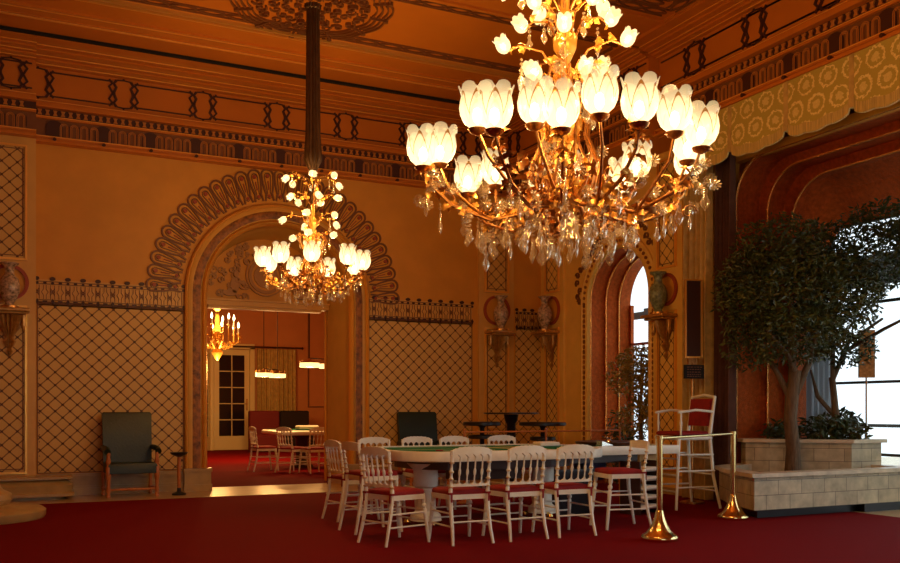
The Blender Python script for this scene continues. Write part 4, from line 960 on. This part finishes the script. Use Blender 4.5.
# ------------------------------------------------------------------ trees and plants
def leaf_cloud(pts_fn, n, size, seed, droop=.3):
    rr = random.Random(seed); mb = MB()
    for k in range(n):
        p = pts_fn(rr); L = size * rr.uniform(.7, 1.3); w = L * .19
        d = Vector((rr.gauss(0, 1), rr.gauss(0, 1), rr.gauss(-droop, .7))).normalized(); a = d.cross(Vector((rr.gauss(0, 1), rr.gauss(0, 1), rr.gauss(0, 1)))).normalized(); u_ = d.cross(a)
        b = len(mb.v); c = Vector(p)
        mb.v += [tuple(c), tuple(c + d * L * .5 + a * w + u_ * .004), tuple(c + d * L), tuple(c + d * L * .5 - a * w + u_ * .004), tuple(c + d * L * .5 - u_ * L * .05)]
        mb.face((b, b + 1, b + 4)); mb.face((b + 1, b + 2, b + 4)); mb.face((b + 2, b + 3, b + 4)); mb.face((b + 3, b, b + 4))
    return mb
def blobs(bl, shell=.55):
    tot = [b[3] * b[4] * b[5] for b in bl]
    def fn(rr):
        b = rr.choices(bl, tot)[0]
        while 1:
            v = Vector((rr.uniform(-1, 1), rr.uniform(-1, 1), rr.uniform(-1, 1)))
            if v.length <= 1 and (v.length > shell or rr.random() < .35): break
        return (b[0] + v.x * b[3], b[1] + v.y * b[4], b[2] + v.z * b[5])
    return fn
def tree(name, label, loc, trunk, branches, bl, n, size, lm, seed, cat='tree', grp=None):
    t = thing(name, label, cat, loc, 0, grp)
    mb = MB(); mb.tube(trunk[0], trunk[1], 10); 
    for p, r in branches: mb.tube(p, r, 7)
    rr = random.Random(seed); mb.v = [(x + rr.uniform(-.006, .006), y + rr.uniform(-.006, .006), z) for x, y, z in mb.v]
    mb.build('trunk', M['bark'], t, True, angle=80)
    leaf_cloud(blobs(bl), n, size, seed).build('foliage', M[lm], t, False)
    return t
tree('ficus_tree', 'round headed green tree growing from the low marble planter', (8.86, 8.42, .42),
     ([(0, 0, -.02), (.01, 0, .3), (-.02, .02, .7), (.0, 0, 1.05), (.03, -.03, 1.3)], [.105, .085, .08, .085, .07]),
     [([(.0, 0, .9), (-.12, .12, 1.25), (-.3, .3, 1.7)], [.05, .04, .02]), ([(.02, -.02, 1.0), (.15, -.12, 1.4), (.25, -.2, 1.9)], [.055, .04, .02]), ([(0, 0, 1.1), (.02, .03, 1.6), (-.05, 0, 2.2)], [.06, .04, .02]), ([(.03, -.03, 1.25), (-.2, -.1, 1.5), (-.45, 0, 1.8)], [.04, .03, .015])],
     [(-.05, .02, 2.35, .7, .7, .62), (-.42, .30, 2.3, .46, .46, .58), (.38, -.38, 2.2, .5, .5, .6), (-.1, .1, 2.85, .58, .58, .42), (-.1, -.1, 1.7, .62, .62, .34), (-.42, .32, 1.65, .36, .36, .36), (-.45, .38, 2.45, .32, .32, .32)], 11500, .078, 'leaf', 4, grp='trees in the bay planters')
tree('ficus_tree', 'second darker tree rising from the raised planter, crown against the window', (9.72, 8.52, .80),
     ([(0, 0, -.02), (.02, 0, .3), (0, .02, .6), (-.03, .02, .85)], [.055, .05, .045, .04]),
     [([(0, .02, .35), (-.15, .15, .6), (-.22, .2, .95)], [.03, .025, .015]), ([(-.03, .02, .8), (.1, -.12, 1.3), (.4, -.4, 1.6)], [.035, .03, .015]), ([(.1, -.1, 1.2), (.3, -.5, 1.45), (.35, -1.0, 1.65)], [.03, .022, .012]), ([(-.03, 0, .85), (-.05, 0, 1.5)], [.035, .02])],
     [(0, -.05, 2.05, .55, .6, .55), (.1, -.65, 2.35, .45, .6, .42), (.0, -1.25, 2.45, .4, .5, .34), (-.2, .2, 1.5, .45, .4, .4), (0, -.2, 1.2, .35, .4, .25), (0, .2, 2.6, .4, .45, .34), (-.1, -.9, 2.75, .4, .7, .25)], 7200, .085, 'leaf2', 9, grp='trees in the bay planters')
tree('potted_ficus', 'bushy plant with yellow green leaves inside the copper doorway', (8.98, 11.62, 0),
     ([(0, 0, .0), (.01, 0, .6), (0, .02, 1.1)], [.05, .04, .035]), [([(0, 0, .9), (.1, .2, 1.5)], [.03, .015]), ([(0, 0, 1.0), (.05, -.2, 1.7)], [.03, .015]), ([(0, 0, 1.0), (0, 0, 2.2)], [.03, .01])],
     [(0, .05, 1.9, .26, .45, .38), (.05, -.15, 1.5, .26, .38, .45), (0, .15, 1.1, .25, .4, .3), (-.05, .45, 1.8, .2, .35, .35)], 2300, .09, 'leaf3', 12, 'plant')
mb = MB(); mb.lathe([(.18, 0), (.24, .1), (.28, .4), (.30, .46), (.26, .46), (.25, .42), (0, .42)], n=24); tag(mb.build('plant_pot', M['brass_d'], loc=(8.98, 11.62, 0.0)), 'brown round pot holding the plant inside the copper doorway', 'plant pot')
def shrub(i, x, y, z, r, h, n, label, lm):
    rr = random.Random(i); t = thing('leafy_shrub', label, 'plant', (x, y, z), 0, 'low shrubs in the planters and the copper doorway'); mb = MB()
    for k in range(7): a = rr.uniform(0, 6.28); q = rr.uniform(.3, .8) * r; mb.tube([(0, 0, 0), (q * .5 * cos(a), q * .5 * sin(a), h * .5), (q * cos(a), q * sin(a), h * rr.uniform(.7, 1))], [.008, .006, .003], 5)
    mb.build('stem', M['bark'], t)
    leaf_cloud(blobs([(0, 0, h * .55, r, r, h * .55)], .2), n, .10, i + 50).build('foliage', M[lm], t, False)
for i, (x, y, z, r, h, n, lb, lm) in enumerate([(9.12, 8.86, .80, .24, .26, 260, 'low dark shrub at the left end of the raised planter', 'leaf2'), (9.50, 8.52, .80, .26, .34, 320, 'dark shrub at the foot of the second tree, nearer its left side', 'leaf2'),
        (9.78, 8.34, .80, .22, .30, 260, 'shrub with yellowish leaves at the front corner of the raised planter', 'leaf'), (10.0, 8.62, .80, .2, .42, 260, 'taller shrub behind the corner of the raised planter against the window', 'leaf2'),
        (9.05, 11.95, 0, .3, .95, 380, 'dark leafy plant low in the copper doorway, nearer the far jamb', 'leaf2'), (8.95, 12.22, 0, .2, 1.15, 200, 'thin dark plant against the copper jamb of the doorway', 'leaf2')]):
    shrub(i, x, y, z, r, h, n, lb, lm)
# outside: palm and slatted awning seen through the bay window
t = thing('palm_tree', 'dark palm outside the bay window', 'tree', (15.0, 9.6, -1.5)); mb = MB(); mb.lathe([(.16, 0), (.12, 3.4)], n=8); mb.build('trunk', M['bark'], t)
mb = MB(); rr = random.Random(8)
for k in range(12):
    a = 2 * pi * k / 12; L = 1.5; pts = [Vector((L * q * cos(a), L * q * sin(a), 3.4 + .9 * q - 1.5 * q * q)) for q in [i / 8 for i in range(9)]]; mb.tube(pts, .015, 4)
    for i in range(1, 9):
        for s in (-1, 1):
            p = pts[i]; e = Vector((-sin(a), cos(a), -.5)) if s > 0 else Vector((sin(a), -cos(a), -.5)); q = p + e.normalized() * .4 * (1.1 - i / 10) + Vector((cos(a), sin(a), 0)) * .15; b = len(mb.v); mb.v += [tuple(p), tuple(p + Vector((cos(a), sin(a), 0)) * .06), tuple(q)]; mb.face((b, b + 1, b + 2))
mb.build('frond', M['leaf2'], t, False)
t = thing('awning', 'slatted dark awning outside above the bay window', 'awning', (0, 0, 0)); mb = MB()
for k in range(9): mb.box(11.2 + .42 * k, 11.26 + .42 * k, -3, 15.5, 3.02 + .13 * k, 3.10 + .13 * k)
mb.build('slats', M['outdark'], t, False)
mb = MB()
for y in (-2, 4.5, 8.3, 12.9): mb.box(11.1, 14.6, y - .04, y + .04, 2.86, 2.95)
mb.build('beam', M['outdark'], t, False)
mb = MB(); mb.box(14.5, 14.56, -3, 16, .9, .96); mb.box(14.5, 14.56, -3, 16, 0, .05)
for y in range(-3, 16): mb.box(14.5, 14.54, y, y + .03, 0, .96)
tag(mb.build('balustrade', M['outdark'], smooth=False), 'thin railing outside beyond the bay window', 'railing')
mb = MB(); mb.box(10.2, 24, -6, 18, -.3, -.12); struct(mb, 'ground_terrace', M['stone'])

# ------------------------------------------------------------------ chandeliers
def cup_mesh(sc=1.0, n=36, lob=6):
    prof = [(.03, 0), (.06, .012), (.10, .05), (.122, .10), (.128, .15), (.120, .20), (.112, .235)]
    rings = [[(r * sc * cos(2 * pi * i / n), r * sc * sin(2 * pi * i / n), z * sc) for i in range(n)] for r, z in prof]
    for q in (.35, .7, 1.0):
        ring = []
        for i in range(n):
            a = 2 * pi * i / n; l = abs(sin(lob * a / 2)) ** .45; r = .112 + .016 * q * q + .005 * l; z = .235 + .07 * q * (0.30 + .70 * l)
            ring.append((r * sc * cos(a), r * sc * sin(a), z * sc))
        rings.append(ring)
    mb = MB(); mb.loft(rings, True, False); return mb
def petal_pattern(m, col, s):
    nt = m.node_tree; tc = nn(nt, 'ShaderNodeTexCoord'); sp = nn(nt, 'ShaderNodeSeparateXYZ'); nt.links.new(tc.outputs['Object'], sp.inputs[0])
    an = math_(nt, 'ARCTAN2', sp.outputs[0], sp.outputs[1]); z = sp.outputs[2]
    w = math_(nt, 'ABSOLUTE', math_(nt, 'SINE', math_(nt, 'MULTIPLY', an, 3)))
    l = math_(nt, 'LESS_THAN', math_(nt, 'ABSOLUTE', math_(nt, 'SUBTRACT', math_(nt, 'MULTIPLY', z, 5.2), math_(nt, 'ADD', math_(nt, 'MULTIPLY', w, .75), .35))), .06)
    e = [n for n in nt.nodes if n.bl_idname == 'ShaderNodeEmission'][0]
    mx = nn(nt, 'ShaderNodeMix', data_type='RGBA'); mx.inputs[6].default_value = (*col, 1); mx.inputs[7].default_value = (col[0] * .45, col[1] * .22, col[2] * .08, 1)
    nt.links.new(l, mx.inputs[0]); nt.links.new(mx.outputs[2], e.inputs[0])
    mr = nn(nt, 'ShaderNodeMapRange'); mr.inputs['From Min'].default_value = .10; mr.inputs['From Max'].default_value = .27; mr.inputs['To Min'].default_value = s; mr.inputs['To Max'].default_value = s * .28; nt.links.new(z, mr.inputs[0]); nt.links.new(mr.outputs[0], e.inputs[1])
petal_pattern(M['shade'], (1, .70, .33), 2.7)
def pendalogue(sc=1.0, long_=1.0):
    mb = MB()
    mb.lathe([(0, 0), (.012, -.012), (0, -.024)], n=6); mb.lathe([(0, -.026), (.016, -.042), (0, -.058)], n=6)
    z0 = -.062; b = len(mb.v)   # flat faceted drop
    def ringp(r, z): return [(r * cos(a) * 1.0, r * sin(a) * .45, z) for a in [2 * pi * i / 8 for i in range(8)]]
    L = .12 * long_; mb.loft([ringp(.002, z0), ringp(.020, z0 - L * .18), ringp(.012, z0 - L * .36), ringp(.036, z0 - L * .66), ringp(.022, z0 - L * .84), ringp(.002, z0 - L)])
    mb.v = [tuple(q * sc for q in v) for v in mb.v]; return mb
def flower(sc=1.0):
    mb = MB()
    for k in range(10):
        a = 2 * pi * k / 10; mb.loft([[(.012 * cos(a) + .003 * cos(a + q), 0 + .004 * sin(q * 1.0), .012 * sin(a) + .003 * sin(a + q)) for q in (0, 1.57, 3.14, 4.71)], [(.034 * cos(a) + .010 * cos(a + q), .006 * sin(q), .034 * sin(a) + .010 * sin(a + q)) for q in (0, 1.57, 3.14, 4.71)], [(.046 * cos(a), 0, .046 * sin(a) + .0001 * q) for q in (0, 1, 2, 3)]])
    mb.lathe([(0, -.014), (.013, 0), (0, .014)], n=8); mb.v = [tuple(q * sc for q in v) for v in mb.v]; return mb
def leaf_spray(path, n, size, rr):
    mb = MB(); P = [Vector(p) for p in path]
    for k in range(n):
        q = rr.uniform(0, len(P) - 1.001); i = int(q); c = P[i].lerp(P[i + 1], q - i); d = Vector((rr.gauss(0, 1), rr.gauss(0, 1), rr.gauss(0, .8))).normalized(); a = d.cross(Vector((rr.gauss(0, 1), rr.gauss(0, 1), 1))).normalized(); u_ = a.cross(d); L = size * rr.uniform(.6, 1.3); w = L * .34
        # curled lobed metal leaf
        rows = [(0, .12, 0), (.25, .8, .10), (.42, .55, .13), (.6, 1.0, .12), (.78, .5, .05), (1, .02, -.10)]
        b = len(mb.v)
        for t_, ww, h in rows: mb.v += [tuple(c + d * L * t_ + a * w * ww + u_ * L * (h + .08 * ww)), tuple(c + d * L * t_ + u_ * L * h), tuple(c + d * L * t_ - a * w * ww + u_ * L * (h + .08 * ww))]
        for j in range(len(rows) - 1):
            for e in (0, 1): mb.face((b + 3 * j + e, b + 3 * j + e + 1, b + 3 * j + 4 + e, b + 3 * j + 3 + e))
    return mb
def pl(parent, loc, power, r=.04, name='bulb_light'):
    l = bpy.data.lights.new(name, 'POINT'); l.energy = power; l.color = CH_COL; l.shadow_soft_size = r
    o = bpy.data.objects.new(name, l); COL.objects.link(o); o.parent = parent; o.location = loc; return o
_cache = {}
def inst(key, fn, name, m, parent, loc, rot=(0, 0, 0)):
    if key not in _cache:
        o = fn().build(name, m, parent); _cache[key] = o.data
    else:
        o = bpy.data.objects.new(name, _cache[key]); COL.objects.link(o); o.parent = parent
    o.location = loc; o.rotation_euler = rot; return o
def chandelier(loc, S, label, arms, cupr, pair, seed, top, npend, nflow, tiers, sleeve):
    """origin at the level of the cups' feet; S = overall scale"""
    rr = random.Random(seed); t = thing('chandelier', label, 'chandelier', loc, 0, 'gilded crystal chandeliers')
    mb = MB(); s = S
    mb.lathe([(0, -.52 * s), (.02 * s, -.50 * s), (.05 * s, -.44 * s), (.03 * s, -.38 * s), (.10 * s, -.30 * s), (.15 * s, -.22 * s), (.10 * s, -.14 * s), (.05 * s, -.06 * s), (.04 * s, .10 * s), (.09 * s, .22 * s), (.12 * s, .32 * s), (.07 * s, .42 * s), (.035 * s, .5 * s), (.035 * s, .72 * s), (.08 * s, .80 * s), (.09 * s, .88 * s), (.04 * s, .96 * s), (.03 * s, 1.2 * s)], n=14, flute=.08)
    mb.build('centre_stem', M['gilt'], t)
    zc = ZC - loc[2]
    if sleeve:
        mb = MB(); mb.lathe([(.018, .7), (.018, 1.18), (.06, 1.22), (.085, 1.28), (.115, 1.33), (.11, 1.42), (.094, 1.65), (.090, 2.0), (.082, zc - .06), (.10, zc - .05), (.11, zc)], n=28, flute=.14); mb.build('ceiling_sleeve', M['bronze_col'], t)
    else:
        mb = MB(); mb.lathe([(.022, 1.1 * s), (.022, zc - .1), (.07, zc - .08), (.12, zc)], n=14); mb.build('hanging_rod', M['gilt'], t)
    # interlaced scroll stalks round the body
    mb = MB()
    for k in range(12):
        a = 2 * pi * k / 12 + rr.uniform(-.1, .1); q = .22 * s
        mb.tube([(r_ * s * cos(a + w_), r_ * s * sin(a + w_), z_ * s) for r_, w_, z_ in ((.06, 0, -.3), (.20, .1, -.18), (.24, .2, .0), (.16, .35, .18), (.18, .5, .36), (.26, .55, .5), (.22, .6, .62))], .009 * s + .002, 5)
    mb.build('scroll_stalks', M['brass_d'], t)
    leaf_spray([(.16 * s * cos(a), .16 * s * sin(a), z * s) for a, z in [(k * 2.4, -.3 + .06 * k) for k in range(18)]], 150, .085 * s + .01, rr).build('gilded_leaves', M['gilt'], t, True)
    spots = []
    for ai, (ang, rad) in enumerate(arms):
        def at(r, da, z): return (r * cos(ang + da), r * sin(ang + da), z)
        p1 = [at(.10 * s, 0, -.16 * s), at(.28 * s, 0, -.34 * s), at(.52 * s, .02, -.40 * s), at(rad * .78, .04, -.30 * s), at(rad * .93, .05, -.16 * s), at(rad * .98, .04, -.03 * s)]
        mb = MB(); mb.tube(p1, [.016 * s, .016 * s, .014 * s, .013 * s, .011 * s, .010 * s], 7)
        ends = [(p1[-1], .0)]
        if pair:
            p2 = [at(.52 * s, .02, -.40 * s), at(rad * .66, -.07, -.28 * s), at(rad * .82, -.13, -.12 * s), at(rad * .88, -.17, .04 * s)]
            mb.tube(p2, [.013 * s, .012 * s, .011 * s, .010 * s], 7); ends.append((p2[-1], .0))
        # curling tendrils
        for k in range(3):
            q = rr.uniform(.35, .95) * rad; a2 = rr.uniform(-.2, .2); z = -.3 * s + rr.uniform(-.05, .08)
            mb.tube([at(q + .07 * s * (1 - i / 10) * cos(i * .7), a2, z + .07 * s * (1 - i / 10) * sin(i * .7)) for i in range(9)], .006 * s + .001, 5)
        arm = mb.build('arm', M['brass_d'], t)
        leaf_spray(p1[1:], 40, .075 * s + .01, rr).build('gilded_leaves', M['gilt' if ai % 3 else 'brass_d'], arm, True)
        for e, dz in ends:
            g = MB(); g.lathe([(.012 * s, -.04 * s), (.05 * s, -.02 * s), (.062 * s, 0), (.03 * s, .006 * s)], n=14); ho = g.build('shade_holder', M['brass_d'], arm, loc=e)
            cu = inst(('cup', cupr), lambda: cup_mesh(cupr), 'glass_shade', M['shade'], arm, (e[0], e[1], e[2] + .004), (rr.uniform(-.05, .05), rr.uniform(-.05, .05), rr.uniform(0, 1)))
            inst(('bulb', cupr), lambda: (lambda b: (b.lathe([(0, .03 * cupr), (.028 * cupr, .06 * cupr), (.036 * cupr, .10 * cupr), (.026 * cupr, .14 * cupr), (0, .16 * cupr)], n=12), b)[1])(MB()), 'bulb', M['bulb'], arm, (e[0], e[1], e[2]))
            pl(arm, (e[0], e[1], e[2] + .12 * cupr), CUP_W * cupr ** 2)
        spots += [at(rad * q, .05, (-.40 + .22 * max(0, q - .55) / .45 - .02) * s) for q in (.4, .55, .7, .85, .97)]
    # upper tiers of small flower lamps
    k2 = 0
    for (rad, z, n, ph, droop) in tiers:
        for k in range(n):
            a = ph + 2 * pi * k / n
            def at(r, zz): return (r * cos(a), r * sin(a), zz)
            path = [at(.04 * s, z - .18 * s), at(rad * .4, z + .02 * s), at(rad * .8, z + .05 * s), at(rad, z)]
            mb = MB(); mb.tube(path, [.009 * s, .008 * s, .007 * s, .007 * s], 6); ua = mb.build('upper_arm', M['brass_d'], t)
            leaf_spray(path, 8, .06 * s + .01, rr).build('gilded_leaves', M['gilt'], ua, True)
            ks = .22 * S + .10
            inst(('fl', ks), lambda: cup_mesh(ks * 1.25, 18, 6), 'flower_shade', M['shade_s'], ua, at(rad, z - .005), (R(150 if droop else 30) * -sin(a) * (.9 if droop else 1), R(150 if droop else 30) * cos(a) * (.9 if droop else 1), 0))
            pl(ua, at(rad + .03, z + (.06 if not droop else -.06) * s), CUP_W * .16 * S ** 2, .02); spots.append(at(rad * .8, z - .02 * s))
    # swags of glass beads ring, hanging drops and glass flowers
    for ring_r, z, n in ((.30 * s, -.44 * s, 14), (.5 * s, -.42 * s, 16), (.18 * s, -.50 * s, 8), (.2 * s, .45 * s, 8), (.28 * s, .60 * s, 6)):
        for k in range(n): a = 2 * pi * k / n + rr.uniform(-.1, .1); spots.append((ring_r * cos(a), ring_r * sin(a), z + rr.uniform(-.03, .03)))
    rr.shuffle(spots)
    for k in range(npend):
        x, y, z = spots[k % len(spots)]; j = (k // len(spots)); 
        x += rr.uniform(-.03, .03); y += rr.uniform(-.03, .03); z -= j * .10 * s + rr.uniform(-.06, .03)
        inst(('pd', S, k % 2), lambda: pendalogue(S * .98, 1.0 + .35 * (k % 2)), 'crystal_drop', M['crystal'], t, (x, y, z), (0, 0, rr.uniform(0, 3.1)))
    for k in range(nflow):
        a = rr.uniform(0, 2 * pi); q = math.sqrt(rr.uniform(.03, 1)); r = q * .98 * arms[0][1]; z = rr.uniform(-.44, -.22) * s + (.14 * s if q > .75 else 0) if rr.random() < .8 else rr.uniform(-.1, .6) * s
        if z > -.1 * s: r = rr.uniform(.1, .3) * s
        inst(('fw', S), lambda: flower(S * 1.1), 'glass_flower', M['crystal'], t, (r * cos(a), r * sin(a), z), (rr.uniform(-.4, .4), rr.uniform(-.4, .4), R(26) * -1 + rr.uniform(-.6, .6)))
    core = []
    for k in range(60): a = rr.uniform(0, 6.28); q = rr.uniform(.15, .5) * s; core.append((q * cos(a), q * sin(a), (-.42 + .45 * rr.random() ** 1.6) * s))
    leaf_spray(core, 240, .075 * s + .01, rr).build('gilded_foliage', M['brass_d'], t, True)
    mb = MB(); mb.lathe([(.015 * s, -.50 * s), (.03 * s, -.52 * s), (.045 * s, -.56 * s), (.05 * s, -.62 * s), (.075 * s, -.69 * s), (.07 * s, -.69 * s), (.045 * s, -.62 * s)], n=20); mb.build('glass_bell', M['crystal'], t, loc=(-.13 * s, -.26 * s, .10 * s))
    return t
cam_a = R(-25.829)
big = [(R(d) + cam_a, r) for d, r in ((-124, 1.05), (-101, .92), (-75, 1.07), (-34, .98), (14, 1.0), (52, .95), (92, .95), (130, 1.02), (180, 1.02))]
chandelier((3.52, 5.41, 2.95), 1.0, 'large gilded chandelier with tulip shaped glass shades hanging nearest over the table', big, .88, True, 11, 1, 120, 95,
           [(.42, .76, 5, .35, False), (.31, 1.0, 5, .95, False), (.36, 1.26, 5, .2, True), (.22, .56, 4, .0, False)], False)
sm = [(R(d) + cam_a, .62) for d in (0, 38, 78, 120, 160, 200, 238, 275, 318)]
chandelier((3.36, 10.81, 2.96), .66, 'smaller gilded chandelier on a fluted bronze sleeve in front of the arch', sm, .78, False, 23, 1, 78, 50,
           [(.33, .62, 5, .3, True), (.24, .40, 4, .9, True), (.27, .88, 5, .8, True), (.32, 1.10, 6, .1, True)], True)
# candle chandelier in the far room
def candle_chandelier(loc):
    t = thing('candle_chandelier', 'gilded candle chandelier burning in the room beyond the arch', 'chandelier', loc); rr = random.Random(5)
    mb = MB(); mb.lathe([(0, -.9), (.05, -.85), (.14, -.7), (.05, -.55), (.10, -.4), (.16, -.2), (.06, -.05), (.04, .3), (.16, .42), (.2, .5), (.1, .6), (.03, .62), (.03, 5.5 - loc[2] - .05), (.1, 5.5 - loc[2])], n=14); mb.build('centre_stem', M['gilt'], t)
    for k in range(12):
        a = 2 * pi * k / 12; r = .52 if k % 2 else .40; z = -.25 if k % 2 else -.05
        pth = [(.08 * cos(a), .08 * sin(a), -.35), (r * .5 * cos(a), r * .5 * sin(a), -.6), (r * cos(a), r * sin(a), -.45), (r * cos(a), r * sin(a), z)]
        mb = MB(); mb.tube(pth, .018, 6); mb.lathe([(.02, -.02), (.05, 0), (.03, .01)], (r * cos(a), r * sin(a), z), 8); arm = mb.build('arm', M['gilt'], t)
        leaf_spray(pth, 7, .1, rr).build('gilded_leaves', M['gilt'], arm)
        mb = MB(); mb.lathe([(.018, 0), (.018, .14)], (r * cos(a), r * sin(a), z), 8); mb.build('candle', M['paper'], arm)
        mb = MB(); mb.lathe([(.012, .14), (.028, .18), (.02, .23), (0, .29)], (r * cos(a), r * sin(a), z), 8); mb.build('flame_bulb', M['bulb'], arm)
    pl(t, (0, 0, .25), 160, .3, 'candle_light'); pl(t, (0, 0, -1.15), 130, .2, 'candle_light')
candle_chandelier((4.50, 22.15, 3.30))
# pendant lamps over the far table
def pendants(loc, rz, label, gap=.36, pw=60):
    t = thing('pendant_lamp', label, 'lamp', loc, rz, 'twin drum pendant lamps beyond the arch')
    mb = MB(); mb.tube([(-gap, 0, .12), (gap, 0, .12)], .012, 6)
    for s in (-1, 1): mb.tube([(s * gap, 0, .02), (s * gap, 0, 5.5 - loc[2])], .010, 6)
    mb.build('hanging_rods', M['darkwood'], t)
    for s in (-1, 1):
        mb = MB(); mb.lathe([(.20, -.07), (.20, .02), (.19, .02), (.19, -.07)], (s * gap, 0, 0), 20); mb.lathe([(0, -.03), (.19, -.03)], (s * gap, 0, 0), 20); mb.build('lamp_shade', M['pend'], t)
        mb = MB(); mb.lathe([(.205, .02), (.205, .035), (.05, .08), (.015, .12)], (s * gap, 0, 0), 20)
        for k in range(8): a = k * pi / 4; mb.tube([(s * gap + .2 * cos(a), .2 * sin(a), .02), (s * gap + .2 * cos(a), .2 * sin(a), .09)], .008, 4)
        mb.build('lamp_cap', M['brass_d'], t)
        pl(t, (s * gap, 0, -.12), pw, .08, 'pendant_light')
pendants((5.66, 21.6, 2.08), .75, 'twin drum pendant lamps in front of the tan curtain beyond the arch', .30)
pendants((5.82, 18.3, 2.17), .55, 'twin drum pendant lamps above the far green table beyond the arch', .30)
# far gaming table
t = thing('far_gaming_table', 'green felt table with pale rim standing in the room beyond the arch', 'table', (0, 0, 0))
mb = MB(); mb.rbox(4.95, 8.4, 18.05, 19.7, .70, .80, .03); mb.build('table_rim', M['white'], t, False)
mb = MB(); mb.box(5.05, 8.3, 18.15, 19.6, .80, .805); mb.build('felt_top', M['felt'], t, False)
for x in (5.6, 7.6): mb = MB(); mb.lathe([(.24, 0), (.24, .05), (.14, .12), (.13, .6), (.2, .7)], (x, 18.8, 0), 16); mb.build('pedestal', M['darkwood'], t)
mb = MB(); mb.rbox(-.22, .22, -.14, .14, 0, .09, .02); tag(mb.build('chip_box', M['paper'], loc=(5.62, 18.5, .806)), 'long white box on the green table beyond the arch', 'box')
mb = MB(); mb.rbox(-.2, .2, -.12, .12, 0, .035, .01); tag(mb.build('paper_stack', M['paper'], loc=(6.35, 18.45, .806)), 'flat white stack on the green table beyond the arch', 'papers')
def sofa(x, m, lb, y=26.2):
    t = thing('sofa', lb, 'sofa', (x, y, 0)); mb = MB(); mb.rbox(-.44, .44, .1, .35, 0, 1.2, .03); mb.build('backrest', M[m], t, False)
    mb = MB(); mb.rbox(-.44, .44, -.5, .1, .1, .5, .03); mb.build('seat', M[m], t, False)
sofa(6.72, 'burgundy', 'burgundy high backed seat against the far curtain'); sofa(7.62, 'black', 'black high backed seat beside the burgundy one')
